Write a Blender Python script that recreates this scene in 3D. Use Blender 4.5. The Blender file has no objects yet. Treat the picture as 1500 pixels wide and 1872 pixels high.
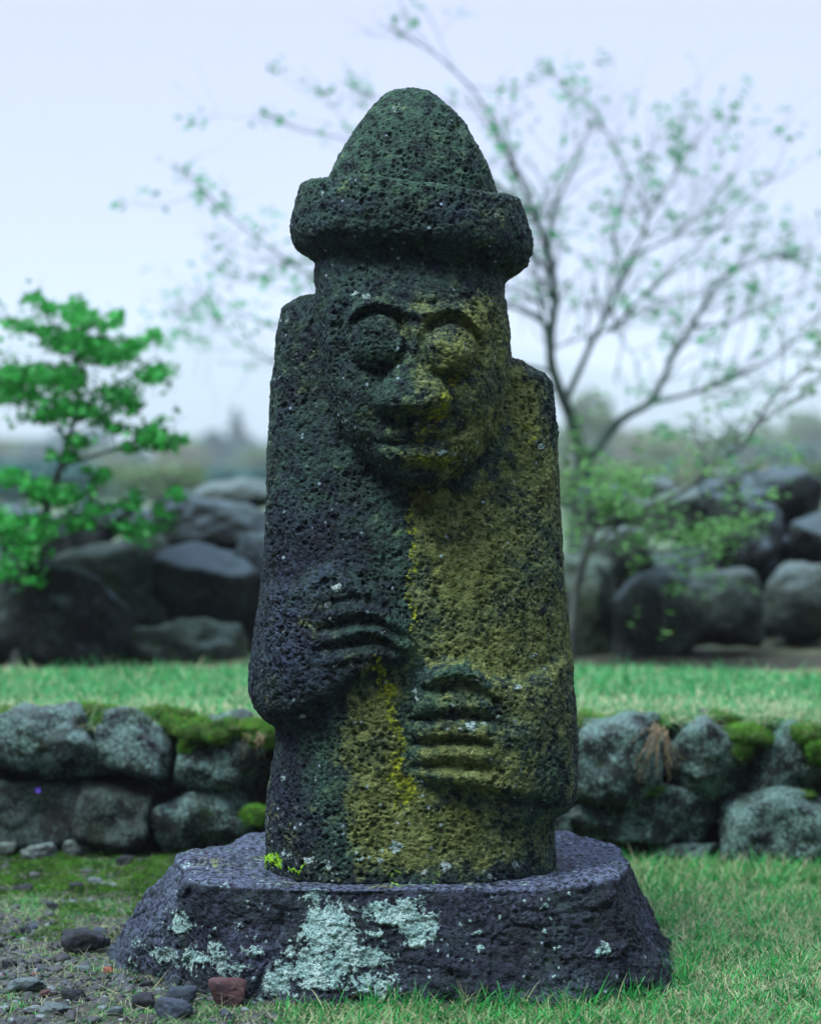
import bpy, bmesh, math, random
import numpy as np
from mathutils import Vector, Matrix

random.seed(7)
RNG = np.random.default_rng(11)
FP = 4020.0          # focal length in photo pixels
CAMZ = 1.14
HORY = 850.0
sc = bpy.context.scene
col = sc.collection

# ------------------------------------------------------------------ helpers
def W(px, py, D):
    return np.array([(px - 750.0) * D / FP, D, CAMZ - (py - HORY) * D / FP])

def gd(py, z=0.0):            # distance of a ground point seen at photo row py
    return FP * (CAMZ - z) / (py - HORY)

def hsh(ix, iy, iz, s):
    n = (ix.astype(np.int64) * 374761393 + iy.astype(np.int64) * 668265263
         + iz.astype(np.int64) * 1440662683 + s * 974634777) & 0xFFFFFFFF
    n = ((n ^ (n >> 13)) * 1274126177) & 0xFFFFFFFF
    n = ((n ^ (n >> 15)) * 2246822519) & 0xFFFFFFFF
    n = n ^ (n >> 16)
    return (n & 0xFFFFFF).astype(np.float32) / 16777216.0

def vnoise(P, s=0):
    i = np.floor(P).astype(np.int64)
    f = (P - i).astype(np.float32)
    f = f * f * f * (f * (f * 6 - 15) + 10)
    r = 0
    for a in (0, 1):
        wa = f[:, 0] if a else 1 - f[:, 0]
        for b in (0, 1):
            wb = f[:, 1] if b else 1 - f[:, 1]
            for c in (0, 1):
                wc = f[:, 2] if c else 1 - f[:, 2]
                r = r + wa * wb * wc * hsh(i[:, 0] + a, i[:, 1] + b, i[:, 2] + c, s)
    return r * 2 - 1

ROT = np.array([[.8, .36, -.48], [-.6, .48, -.64], [0, .8, .6]])
def fbm(P, s=0, octv=4, gain=.5):
    r = 0; a = 1.0; t = 0
    Q = P
    for k in range(octv):
        r = r + a * vnoise(Q, s + k * 17); t += a
        a *= gain; Q = Q @ ROT * 2.03 + 3.7
    return r / t

def worley(P, s=0):
    """nearest feature distance and that cell's random value"""
    i = np.floor(P).astype(np.int64)
    best = np.full(len(P), 9., np.float32); rv = np.zeros(len(P), np.float32)
    for a in (-1, 0, 1):
        for b in (-1, 0, 1):
            for c in (-1, 0, 1):
                x, y, z = i[:, 0] + a, i[:, 1] + b, i[:, 2] + c
                fx = x + hsh(x, y, z, s); fy = y + hsh(x, y, z, s + 1); fz = z + hsh(x, y, z, s + 2)
                d = (fx - P[:, 0]) ** 2 + (fy - P[:, 1]) ** 2 + (fz - P[:, 2]) ** 2
                m = d < best
                best = np.where(m, d, best)
                rv = np.where(m, hsh(x, y, z, s + 3), rv)
    return np.sqrt(best), rv

def sstep(a, b, x):
    t = np.clip((x - a) / (b - a), 0, 1)
    return t * t * (3 - 2 * t)

def mesh_np(name, V, flat, total, smooth=True, attrs=None):
    V = np.ascontiguousarray(V, np.float32); flat = np.ascontiguousarray(flat, np.int32).ravel()
    total = np.ascontiguousarray(total, np.int32)
    me = bpy.data.meshes.new(name)
    me.vertices.add(len(V)); me.vertices.foreach_set('co', V.ravel())
    me.loops.add(len(flat)); me.loops.foreach_set('vertex_index', flat)
    me.polygons.add(len(total))
    start = np.concatenate([[0], np.cumsum(total)[:-1]]).astype(np.int32)
    me.polygons.foreach_set('loop_start', start)
    me.update(calc_edges=True)
    me.polygons.foreach_set('use_smooth', np.full(len(total), smooth, bool))
    if attrs:
        for k, a in attrs.items():
            at = me.attributes.new(k, 'FLOAT', 'POINT')
            at.data.foreach_set('value', np.ascontiguousarray(a, np.float32))
    return me

def link(name, me, mat, parent=None, **props):
    o = bpy.data.objects.new(name, me); col.objects.link(o)
    if mat is not None and me is not None:
        me.materials.clear(); me.materials.append(mat)
    if parent: o.parent = parent
    for k, v in props.items(): o[k] = v
    return o

def empty(name, loc, label, cat, group=None):
    o = bpy.data.objects.new(name, None); col.objects.link(o)
    o.location = loc; o.empty_display_size = .1
    o['label'] = label; o['category'] = cat
    if group: o['group'] = group
    return o

# ------------------------------------------------------------------ 2-D relief tools (image-like u, y coordinates)
def poly_sd(U, Y, pts):
    """signed distance to polygon, negative inside"""
    pts = np.array(pts, float); n = len(pts)
    d = np.full(U.shape, 1e9); s = np.ones(U.shape)
    for i in range(n):
        a = pts[i]; b = pts[i - 1]
        e = b - a; wx = U - a[0]; wy = Y - a[1]
        t = np.clip((wx * e[0] + wy * e[1]) / (e @ e), 0, 1)
        d = np.minimum(d, (wx - e[0] * t) ** 2 + (wy - e[1] * t) ** 2)
        c1 = Y >= a[1]; c2 = Y < b[1]; c3 = e[0] * wy > e[1] * wx
        flip = (c1 & c2 & c3) | (~c1 & ~c2 & ~c3)
        s = np.where(flip, -s, s)
    return s * np.sqrt(d)

def line_d(U, Y, pts):
    pts = np.array(pts, float); d = np.full(U.shape, 1e9)
    for i in range(len(pts) - 1):
        a, b = pts[i], pts[i + 1]
        e = b - a; wx = U - a[0]; wy = Y - a[1]
        t = np.clip((wx * e[0] + wy * e[1]) / (e @ e), 0, 1)
        d = np.minimum(d, (wx - e[0] * t) ** 2 + (wy - e[1] * t) ** 2)
    return np.sqrt(d)

def crom(pts, n=5):
    pts = [np.array(p, float) for p in pts]
    if len(pts) < 3: return np.array(pts)
    P = [2 * pts[0] - pts[1]] + pts + [2 * pts[-1] - pts[-2]]
    out = []
    for i in range(1, len(P) - 2):
        for k in range(n):
            t = k / n
            out.append(.5 * (2 * P[i] + (P[i + 1] - P[i - 1]) * t + (2 * P[i - 1] - 5 * P[i] + 4 * P[i + 1] - P[i + 2]) * t * t
                             + (3 * P[i] - P[i - 1] - 3 * P[i + 1] + P[i + 2]) * t ** 3))
    out.append(pts[-1])
    return np.array(out)

def groove(U, Y, pts, width, depth):
    d = line_d(U, Y, crom(pts, 4)); return -depth * np.exp(-(d / width) ** 2)
def ridge(U, Y, pts, width, h):
    return -groove(U, Y, pts, width, h)
def plateau(U, Y, pts, edge, h):
    return h * (1 - sstep(-edge, edge * .35, poly_sd(U, Y, crom(pts + [pts[0]], 4)[:-1])))
def dome(U, Y, c, r, h, p=2.0):
    q = 1 - ((U - c[0]) / r[0]) ** 2 - ((Y - c[1]) / r[1]) ** 2
    return h * np.sqrt(np.clip(q, 0, 1)) if p == 2 else h * np.clip(q, 0, 1) ** p
def gauss(U, Y, c, r, h):
    return h * np.exp(-((U - c[0]) / r[0]) ** 2 - ((Y - c[1]) / r[1]) ** 2)

# ------------------------------------------------------------------ surface nets
def surface_nets(F, origin, h):
    S = F < 0
    nx, ny, nz = F.shape
    cnt = np.zeros((nx - 1, ny - 1, nz - 1), np.uint8)
    for a in (0, 1):
        for b in (0, 1):
            for c in (0, 1):
                cnt += S[a:nx - 1 + a, b:ny - 1 + b, c:nz - 1 + c]
    act = (cnt > 0) & (cnt < 8)
    cells = np.argwhere(act)
    idx = np.full(act.shape, -1, np.int32); idx[act] = np.arange(len(cells), dtype=np.int32)
    cv = {}
    for a in (0, 1):
        for b in (0, 1):
            for c in (0, 1):
                cv[a, b, c] = F[cells[:, 0] + a, cells[:, 1] + b, cells[:, 2] + c]
    acc = np.zeros((len(cells), 3)); n = np.zeros(len(cells))
    ks = list(cv)
    for p in ks:
        for q in ks:
            if p < q and sum(abs(i - j) for i, j in zip(p, q)) == 1:
                fa, fb = cv[p], cv[q]
                m = (fa < 0) != (fb < 0)
                t = np.where(m, fa / np.where(m, fa - fb, 1), 0)
                pa = np.array(p, float); pb = np.array(q, float)
                acc += (pa + (pb - pa) * t[:, None]) * m[:, None]; n += m
    V = (cells + acc / n[:, None]) * h + np.array(origin)
    quads = []
    def add(cross, neg, A, B, C, D):
        i = np.argwhere(cross); s = neg[cross]
        a, b, c, d = (idx[i[:, 0] + o[0], i[:, 1] + o[1], i[:, 2] + o[2]] for o in (A, B, C, D))
        q = np.stack([a, b, c, d], 1); q[~s] = q[~s][:, ::-1]
        quads.append(q)
    s0, s1 = S[:-1, 1:-1, 1:-1], S[1:, 1:-1, 1:-1]
    add(s0 != s1, s0, (0, 0, 0), (0, 1, 0), (0, 1, 1), (0, 0, 1))
    s0, s1 = S[1:-1, :-1, 1:-1], S[1:-1, 1:, 1:-1]
    add(s0 != s1, s0, (0, 0, 0), (0, 0, 1), (1, 0, 1), (1, 0, 0))
    s0, s1 = S[1:-1, 1:-1, :-1], S[1:-1, 1:-1, 1:]
    add(s0 != s1, s0, (0, 0, 0), (1, 0, 0), (1, 1, 0), (0, 1, 0))
    return V, np.concatenate(quads)

def smin(a, b, k):
    h = np.clip(.5 + .5 * (b - a) / k, 0, 1)
    return b + (a - b) * h - k * h * (1 - h)

def subdivided(V, Q, levels=1):
    me = mesh_np('tmp', V, Q, np.full(len(Q), 4))
    o = bpy.data.objects.new('tmp', me); col.objects.link(o)
    if levels:
        m = o.modifiers.new('s', 'SUBSURF'); m.levels = levels; m.subdivision_type = 'CATMULL_CLARK'
    dg = bpy.context.evaluated_depsgraph_get()
    m2 = bpy.data.meshes.new_from_object(o.evaluated_get(dg))
    n = len(m2.vertices)
    v = np.empty(n * 3, np.float32); m2.vertices.foreach_get('co', v)
    q = np.empty(len(m2.loops), np.int32); m2.loops.foreach_get('vertex_index', q)
    bpy.data.objects.remove(o); bpy.data.meshes.remove(me); bpy.data.meshes.remove(m2)
    return v.reshape(-1, 3).astype(np.float64), q.reshape(-1, 4)

def vnormals(V, Q):
    fn = np.cross(V[Q[:, 2]] - V[Q[:, 0]], V[Q[:, 3]] - V[Q[:, 1]])
    N = np.zeros_like(V)
    for k in range(4):
        for c in range(3):
            N[:, c] += np.bincount(Q[:, k], fn[:, c], len(V))
    return N / (np.linalg.norm(N, axis=1)[:, None] + 1e-12)

def lava_pits(P, N, s, lump=.0035, seed=3, pit=.0032, amount=1.0):
    """rough vesicular basalt: lumps, creases and round pits (metres)"""
    d = fbm(P * 9, seed, 3) * lump * 2.2
    d += fbm(P * 32, seed + 50, 3) * lump * 1.3
    d += fbm(P * 150, seed + 60, 2) * lump * .55
    msk = .55 + .65 * sstep(-.3, .35, fbm(P * 11, seed + 77, 3))
    q = P * np.array([1, 1, 1.5])
    d += (np.abs(fbm(q * 80, seed + 90, 2)) - .25) * lump * .9
    for sc_, dep, thr in ((1 / .019, pit * 1.25, .95), (1 / .0080, pit * 1.25, .30)):
        jit = P * sc_ + 0.25 * np.stack([vnoise(P * sc_ * 1.7, 5), vnoise(P * sc_ * 1.7, 6), vnoise(P * sc_ * 1.7, 7)], 1)
        w, rv = worley(jit, seed + int(sc_))
        r = .18 + .38 * rv
        on = (rv > thr * .6)
        d -= 1.15 * dep * amount * msk * on * (1 - sstep(r * .35, r, w)) * (.5 + rv)
    w, rv = worley(P / .034 + .3 * fbm(P * 60, 9, 2)[:, None], seed + 5)
    d -= .0055 * amount * (rv > .80) * (1 - sstep(.06, .24, w))
    return d

# ------------------------------------------------------------------ materials
def nm(name):
    m = bpy.data.materials.new(name); m.use_nodes = True
    nt = m.node_tree; nt.nodes.clear()
    out = nt.nodes.new('ShaderNodeOutputMaterial')
    b = nt.nodes.new('ShaderNodeBsdfPrincipled')
    nt.links.new(b.outputs[0], out.inputs[0])
    return m, nt, b, out
class NT:
    def __init__(s, nt): s.nt = nt
    def n(s, t, **kw):
        x = s.nt.nodes.new(t)
        for k, v in kw.items(): setattr(x, k, v)
        return x
    def l(s, a, b): s.nt.links.new(a, b)
    def obj(s):
        return s.n('ShaderNodeTexCoord').outputs['Object']
    def noise(s, vec, scale, detail=4, rough=.6, off=None):
        x = s.n('ShaderNodeTexNoise'); x.inputs['Scale'].default_value = scale
        x.inputs['Detail'].default_value = detail; x.inputs['Roughness'].default_value = rough
        if off is not None:
            mp = s.n('ShaderNodeVectorMath', operation='ADD'); mp.inputs[1].default_value = off
            s.l(vec, mp.inputs[0]); vec = mp.outputs[0]
        s.l(vec, x.inputs['Vector']); return x.outputs['Fac']
    def voro(s, vec, scale, feature='F1', out='Distance', rnd=1):
        x = s.n('ShaderNodeTexVoronoi', feature=feature); x.inputs['Scale'].default_value = scale
        x.inputs['Randomness'].default_value = rnd
        s.l(vec, x.inputs['Vector']); return x.outputs[out]
    def ramp(s, fac, a, b, lo=0., hi=1.):
        x = s.n('ShaderNodeMapRange'); x.interpolation_type = 'SMOOTHSTEP'
        x.inputs['From Min'].default_value = a; x.inputs['From Max'].default_value = b
        x.inputs['To Min'].default_value = lo; x.inputs['To Max'].default_value = hi
        s.l(fac, x.inputs['Value']); return x.outputs['Result']
    def math(s, op, a, b=None, clamp=False):
        x = s.n('ShaderNodeMath', operation=op); x.use_clamp = clamp
        for i, v in enumerate((a, b)):
            if v is None: continue
            if isinstance(v, (int, float)): x.inputs[i].default_value = v
            else: s.l(v, x.inputs[i])
        return x.outputs[0]
    def mix(s, fac, a, b):
        x = s.n('ShaderNodeMix', data_type='RGBA')
        for i, v in ((0, fac), (6, a), (7, b)):
            if isinstance(v, (int, float)): x.inputs[i].default_value = v
            elif isinstance(v, tuple): x.inputs[i].default_value = (*v, 1)
            else: s.l(v, x.inputs[i])
        return x.outputs[2]
    def attr(s, name):
        return s.n('ShaderNodeAttribute', attribute_name=name).outputs['Fac']
    def bump(s, h, strength, dist, normal=None):
        x = s.n('ShaderNodeBump'); x.inputs['Strength'].default_value = strength
        x.inputs['Distance'].default_value = dist
        s.l(h, x.inputs['Height'])
        if normal is not None: s.l(normal, x.inputs['Normal'])
        return x.outputs[0]

DARK_A = (.002, .003, .005); DARK_B = (.021, .031, .047)
def stone_material(name, dark_a=DARK_A, dark_b=DARK_B, lich_col=(.25, .37, .36), pur=(.052, .068, .125)):
    m, nt, b, out = nm(name); t = NT(nt); v = t.obj()
    n1 = t.noise(v, 7, 5, .65); n2 = t.noise(v, 90, 4, .7); n3 = t.noise(v, 28, 5, .7, (5, 2, 1))
    c = t.mix(t.ramp(t.math('ADD', t.math('MULTIPLY', n1, .35), t.math('MULTIPLY', n2, .65)), .40, .64), dark_a, dark_b)
    c = t.mix(t.math('MULTIPLY', t.ramp(n3, .55, .75), .5), c, (.016, .019, .014))
    # purple-ish sheen and lit top faces, painted into the colour
    c = t.mix(t.math('MULTIPLY', t.attr('purple'), t.ramp(n2, .38, .62)), c, pur)
    # greenish algae film
    c = t.mix(t.math('MULTIPLY', t.attr('algae'), t.ramp(t.math('ADD', n3, t.math('MULTIPLY', n2, .5)), .55, .95)), c, (.055, .125, .080))
    # olive crust
    mo = t.ramp(t.math('ADD', t.attr('moss'), t.math('SUBTRACT', t.math('ADD', t.math('MULTIPLY', n2, 1.1), t.math('MULTIPLY', n3, .9)), 1.0)), .28, .78)
    oc = t.mix(t.ramp(n3, .35, .65), (.050, .068, .018), (.140, .165, .055))
    oc = t.mix(t.ramp(n2, .5, .75), oc, (.25, .28, .125))
    c = t.mix(mo, c, oc)
    ye = t.ramp(t.math('ADD', t.attr('yellow'), t.math('SUBTRACT', t.math('ADD', t.math('MULTIPLY', n2, .9), t.math('MULTIPLY', n3, .5)), .7)), .42, .68)
    c = t.mix(ye, c, t.mix(t.ramp(n2, .4, .7), (.13, .16, .008), (.36, .40, .03)))
    # bright green moss tufts
    gr = t.ramp(t.math('ADD', t.attr('green'), t.math('SUBTRACT', n2, .5)), .45, .6)
    c = t.mix(gr, c, t.mix(n3, (.08, .2, .01), (.25, .5, .03)))
    # pale lichen
    lf = t.math('ADD', t.attr('lichen'), t.math('MULTIPLY', t.math('SUBTRACT', t.math('ADD', n2, t.math('MULTIPLY', n3, .6)), .8), 1.1))
    li = t.ramp(lf, .44, .56)
    lc = t.mix(t.ramp(n3, .4, .62), lich_col, tuple(x * 1.45 for x in (lich_col[0] * 1.25, lich_col[1], lich_col[2])))
    lc = t.mix(t.ramp(t.noise(v, 260, 2, .6), .35, .65), tuple(x * .38 for x in lich_col), lc)
    c = t.mix(li, c, lc)
    # tiny crustose specks
    vs = t.n('ShaderNodeTexVoronoi'); vs.inputs['Scale'].default_value = 75; t.l(v, vs.inputs['Vector'])
    sep = t.n('ShaderNodeSeparateColor'); t.l(vs.outputs['Color'], sep.inputs[0])
    sp = t.math('MULTIPLY', t.ramp(vs.outputs['Distance'], .22, .34, 1, 0), t.math('MULTIPLY', t.ramp(sep.outputs[0], .95, .955), t.ramp(n1, .42, .52)))
    c = t.mix(t.math('MULTIPLY', sp, .8), c, (.26, .34, .40))
    t.l(c, b.inputs['Base Color'])
    ro = t.math('ADD', t.ramp(n1, .3, .7, .55, .8), t.math('MULTIPLY', t.math('MAXIMUM', li, mo), .2), True)
    t.l(ro, b.inputs['Roughness']); b.inputs['Specular IOR Level'].default_value = .12
    # fine vesicles and grain
    p1 = t.ramp(t.voro(v, 150), .12, .42); p2 = t.noise(v, 420, 3, .7)
    h = t.math('ADD', t.math('MULTIPLY', p1, .6), t.math('MULTIPLY', p2, .6))
    h = t.math('ADD', h, t.math('MULTIPLY', n2, .8))
    t.l(t.bump(h, .95, .0036), b.inputs['Normal'])
    return m

def boulder_material(name, a, bb, top, lich, top_amt=.6, lich_amt=.5, green=(.03, .075, .02), green_amt=.3, fs=1.0):
    m, nt, b, out = nm(name); t = NT(nt)
    tc = t.n('ShaderNodeTexCoord'); oi = t.n('ShaderNodeObjectInfo')
    sh = t.n('ShaderNodeVectorMath', operation='MULTIPLY_ADD')
    cmb = t.n('ShaderNodeCombineXYZ')
    for i in range(3): t.l(oi.outputs['Random'], cmb.inputs[i])
    t.l(cmb.outputs[0], sh.inputs[0]); sh.inputs[1].default_value = (37, 91, 53); t.l(tc.outputs['Object'], sh.inputs[2])
    v = sh.outputs[0]
    n1 = t.noise(v, 4 * fs, 4, .6); n2 = t.noise(v, 22 * fs, 5, .7); n3 = t.noise(v, 70 * fs, 4, .7)
    c = t.mix(t.ramp(t.math('ADD', t.math('MULTIPLY', n1, .5), t.math('MULTIPLY', n2, .5)), .35, .65), a, bb)
    nz = t.n('ShaderNodeSeparateXYZ'); t.l(t.n('ShaderNodeNewGeometry').outputs['Normal'], nz.inputs[0])
    up = t.ramp(t.math('ADD', nz.outputs[2], t.math('MULTIPLY', t.math('SUBTRACT', n2, .5), 1.2)), .25, .8)
    c = t.mix(t.math('MULTIPLY', up, top_amt), c, top)  # upward faces paler and bluish: lit tops painted into the colour
    g = t.ramp(t.noise(v, 5 * fs, 3, .6, (9, 9, 3)), .5, .68)
    c = t.mix(t.math('MULTIPLY', g, green_amt), c, green)
    li = t.math('MULTIPLY', t.ramp(t.math('ADD', t.math('MULTIPLY', n3, .6), t.math('MULTIPLY', t.noise(v, 6 * fs, 4, .65, (1, 7, 3)), .6)), .585, .66), lich_amt)
    c = t.mix(li, c, t.mix(t.ramp(n3, .4, .65), tuple(x * .35 for x in lich), lich))
    t.l(c, b.inputs['Base Color']); b.inputs['Roughness'].default_value = .72
    b.inputs['Specular IOR Level'].default_value = .2
    t.l(t.bump(t.math('ADD', n3, n2), .9, .016 / fs ** .5), b.inputs['Normal'])
    return m

def leaf_material(name, c1, c2, dry=None, trans=.35, rough=.5):
    m, nt, b, out = nm(name); t = NT(nt)
    c = t.mix(t.attr('rnd'), c1, c2)
    if dry: c = t.mix(t.attr('dry'), c, dry)
    t.l(c, b.inputs['Base Color']); b.inputs['Roughness'].default_value = rough
    b.inputs['Specular IOR Level'].default_value = .35
    tr = t.n('ShaderNodeBsdfTranslucent'); t.l(c, tr.inputs[0])
    mx = t.n('ShaderNodeMixShader'); mx.inputs[0].default_value = trans
    t.l(b.outputs[0], mx.inputs[1]); t.l(tr.outputs[0], mx.inputs[2]); t.l(mx.outputs[0], out.inputs[0])
    return m

def plain_material(name, c1, c2, scale, rough=.85, bump=.004, bscale=60):
    m, nt, b, out = nm(name); t = NT(nt); v = t.obj()
    n = t.noise(v, scale, 5, .65)
    t.l(t.mix(t.ramp(n, .35, .65), c1, c2), b.inputs['Base Color']); b.inputs['Roughness'].default_value = rough
    t.l(t.bump(t.noise(v, bscale, 4, .7), .8, bump), b.inputs['Normal'])
    return m

M_STATUE = stone_material('statue_basalt')
M_BASE = stone_material('plinth_basalt', (.006, .007, .011), (.030, .036, .058), (.24, .40, .38), (.13, .155, .25))
M_BARK = plain_material('bark', (.035, .045, .040), (.10, .12, .11), 14, .8, .006, 40)

# ------------------------------------------------------------------ camera
cam = bpy.data.cameras.new('camera'); co = bpy.data.objects.new('camera', cam); col.objects.link(co)
co.location = (0, 0, CAMZ); co.rotation_euler = (math.radians(90), 0, 0)
cam.sensor_width = 36; cam.sensor_fit = 'AUTO'; cam.lens = FP / 1872 * 36
cam.shift_y = -(936 - HORY) / 1872
cam.clip_start = .1; cam.clip_end = 6000
cam.dof.use_dof = True; cam.dof.focus_distance = 4.79; cam.dof.aperture_fstop = 2.0
sc.camera = co

# ------------------------------------------------------------------ world and sun
SUN_EL, SUN_AZ = 60.0, -52.0       # azimuth measured from the camera side (-Y) towards +X
w = bpy.data.worlds.new('World'); sc.world = w; w.use_nodes = True
nt = w.node_tree; nt.nodes.clear(); t = NT(nt)
wo = t.n('ShaderNodeOutputWorld'); bg = t.n('ShaderNodeBackground'); t.l(bg.outputs[0], wo.inputs[0])
sky = t.n('ShaderNodeTexSky'); sky.sky_type = 'NISHITA'; sky.sun_disc = False
sky.sun_elevation = math.radians(SUN_EL); sky.sun_rotation = math.radians(180 - SUN_AZ)
sky.air_density = 1.0; sky.dust_density = 4.0
geo = t.n('ShaderNodeTexCoord'); sp = t.n('ShaderNodeSeparateXYZ'); t.l(geo.outputs['Generated'], sp.inputs[0])
over = t.mix(t.ramp(sp.outputs[2], .28, .95), (4.2, 4.38, 6.7), (13, 15.5, 20))
over = t.mix(t.ramp(sp.outputs[2], .0, .20), (3.5, 3.8, 6.2), over)
low = t.ramp(sp.outputs[2], .30, .97, 1, 0); beh = t.ramp(sp.outputs[1], .85, -.25)
dim = t.math('SUBTRACT', 1.0, t.math('MULTIPLY', t.math('MULTIPLY', low, beh), .93))  # sky dimming behind and beside the camera, added to darken front faces
vm = t.n('ShaderNodeVectorMath', operation='SCALE'); t.l(over, vm.inputs[0]); t.l(dim, vm.inputs['Scale'])
fin = t.mix(.96, sky.outputs[0], vm.outputs[0])
t.l(fin, bg.inputs['Color']); bg.inputs['Strength'].default_value = .1
sl = bpy.data.lights.new('sun', 'SUN'); sl.energy = 3.6; sl.angle = math.radians(24); sl.color = (.90, .99, 1.0)
so = bpy.data.objects.new('sun', sl); col.objects.link(so)
az = math.radians(SUN_AZ); el = math.radians(SUN_EL)
sdir = Vector((math.sin(az) * math.cos(el), -math.cos(az) * math.cos(el), math.sin(el)))
so.rotation_euler = sdir.to_track_quat('Z', 'Y').to_euler(); so.location = sdir * 30
sc.view_settings.view_transform = 'Standard'; sc.view_settings.look = 'None'
sc.view_settings.exposure = .6; sc.view_settings.gamma = 1
sc.cycles.use_denoising = True
sc.cycles.max_bounces = 6; sc.cycles.diffuse_bounces = 3; sc.cycles.transparent_max_bounces = 8
sc.cycles.volume_bounces = 3

# ================================================================== THE STATUE
PX = 5.0 / FP          # metres per photo pixel at the statue's axis
BASE_TOP = CAMZ - (1577 - HORY) * PX
SY = 5.0
def build_statue():
    H = 4.0
    u0, u1, y0, y1, w0, w1 = 448, 1066, 152, 1592, -232, 332
    us = np.arange(u0, u1, H); ys = np.arange(y0, y1, H); ws = np.arange(w0, w1, H)
    # ---------- silhouettes (photo columns at given rows)
    bodyL = [(540, 548), (548, 528), (562, 514), (600, 505), (700, 493), (800, 488), (900, 485), (985, 484), (1028, 480), (1083, 474),
             (1165, 465), (1220, 460), (1263, 460), (1290, 466), (1310, 482), (1322, 504), (1348, 507), (1389, 499), (1440, 489), (1513, 486), (1600, 488)]
    bodyR = [(640, 925), (655, 940), (668, 965), (684, 993), (700, 1005), (740, 1010), (800, 1016), (860, 1022), (940, 1027), (985, 1029), (1050, 1032),
             (1113, 1039), (1177, 1043), (1284, 1049), (1348, 1052), (1427, 1055), (1452, 1054), (1470, 1046), (1484, 1022), (1492, 1012), (1513, 1012), (1600, 1014)]
    bodyD = [(540, 50), (560, 74), (600, 92), (700, 112), (800, 130), (900, 144), (1000, 163), (1100, 176), (1200, 180), (1350, 176), (1450, 180), (1600, 190)]
    headL = [(430, 590), (496, 577), (560, 578), (650, 583), (700, 588), (760, 603), (800, 622), (840, 655), (868, 694), (884, 740), (893, 790)]
    headR = [(430, 910), (544, 920), (592, 926), (650, 930), (700, 930), (760, 920), (800, 905), (840, 876), (868, 842), (884, 820), (893, 798)]
    headD = [(430, 105), (500, 128), (540, 150), (580, 174), (650, 188), (750, 192), (800, 197), (840, 203), (868, 194), (884, 168), (895, 95)]
    coneL = [(163, 748), (166, 728), (172, 712), (182, 699), (200, 678), (220, 659), (260, 635), (300, 611), (340, 594), (380, 586), (420, 584)]
    coneR = [(163, 756), (166, 775), (172, 789), (182, 802), (200, 824), (220, 843), (260, 866), (300, 887), (340, 903), (380, 912), (420, 914)]
    it = lambda tab, y: np.interp(y, [a for a, b in tab], [b for a, b in tab])
    U2, Y2 = np.meshgrid(us, ys, indexing='ij')
    # ---------- front relief; features were measured at the front, so undo their nearer scale
    def rel(U, Y, w):       # local -> photo coordinates at depth w
        f = 1 - w / FP * 1.0
        return 750 + (U - 750) / f, 850 + (Y - 850) / f
    Uf, Yf = rel(U2, Y2, 195)
    R = np.zeros_like(U2)
    # left sleeve and forearm with hand (upper hand)
    R += plateau(Uf, Yf, [(455, 1085), (540, 1058), (600, 1030), (640, 1046), (690, 1085), (738, 1140), (758, 1185), (730, 1222), (690, 1228),
                          (655, 1250), (610, 1282), (550, 1312), (500, 1330), (455, 1335)], 26, 26)
    R += gauss(Uf, Yf, (520, 1170), (70, 85), 16)
    R += groove(Uf, Yf, [(600, 1108), (640, 1096), (680, 1100), (715, 1120)], 8, 9)
    R += groove(Uf, Yf, [(590, 1150), (640, 1138), (690, 1140), (735, 1168)], 8, 11)
    R += groove(Uf, Yf, [(580, 1190), (630, 1178), (680, 1172), (728, 1190)], 8, 10)
    R += ridge(Uf, Yf, [(600, 1170), (650, 1155), (700, 1158), (740, 1180)], 9, 9)
    R += ridge(Uf, Yf, [(600, 1125), (650, 1115), (700, 1122), (735, 1150)], 9, 8)
    R += ridge(Uf, Yf, [(600, 1208), (650, 1196), (700, 1192)], 9, 8)
    R += groove(Uf, Yf, [(575, 1080), (600, 1062), (625, 1066)], 6, 6)
    # right forearm with hand (lower hand)
    R += plateau(Uf, Yf, [(752, 1270), (775, 1230), (820, 1205), (870, 1210), (915, 1240), (980, 1235), (1075, 1215), (1090, 1500), (1010, 1482),
                          (930, 1462), (870, 1452), (800, 1440), (760, 1415), (748, 1340)], 22, 26)
    R += gauss(Uf, Yf, (965, 1350), (75, 80), 12)
    R += groove(Uf, Yf, [(775, 1262), (830, 1255), (880, 1264), (905, 1282)], 8, 10)
    R += groove(Uf, Yf, [(752, 1318), (800, 1312), (850, 1310), (897, 1316)], 7, 13)
    R += groove(Uf, Yf, [(755, 1362), (800, 1356), (850, 1356), (895, 1362)], 7, 12)
    R += groove(Uf, Yf, [(758, 1402), (800, 1400), (850, 1402), (890, 1408)], 7, 10)
    R += ridge(Uf, Yf, [(770, 1246), (820, 1228), (872, 1240), (905, 1272)], 10, 9)
    for yy in (1290, 1338, 1380, 1424):
        R += ridge(Uf, Yf, [(775, yy), (825, yy - 4), (885, yy)], 11, 7)
    # dent below the hands and belly swelling
    R += gauss(Uf, Yf, (750, 1020), (150, 120), 8)
    R += gauss(Uf, Yf, (640, 1400), (90, 90), 8)
    # hollow of the collar beside the head
    R += gauss(Uf, Yf, (585, 640), (26, 110), -10)
    Rb = R
    # ---------- head relief
    Uh, Yh = rel(U2, Y2, 205)
    R = np.zeros_like(U2)
    e1, e2 = (686, 624), (824, 640)
    for (cx, cy), (rx, ry) in ((e1, (51, 49)), (e2, (48, 49))):
        q = np.sqrt(((Uh - cx) / rx) ** 2 + ((Yh - cy) / ry) ** 2)
        R += 33 * np.sqrt(np.clip(1 - (q * .97) ** 2, 0, 1))
        R += -12 * np.exp(-((q - 1.13) / .17) ** 2)
    # brow ridge
    R += ridge(Uh, Yh, [(630, 612), (636, 584), (658, 560), (700, 552), (730, 563), (762, 576), (795, 572), (822, 564), (852, 572), (874, 598)], 10, 17)
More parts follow.
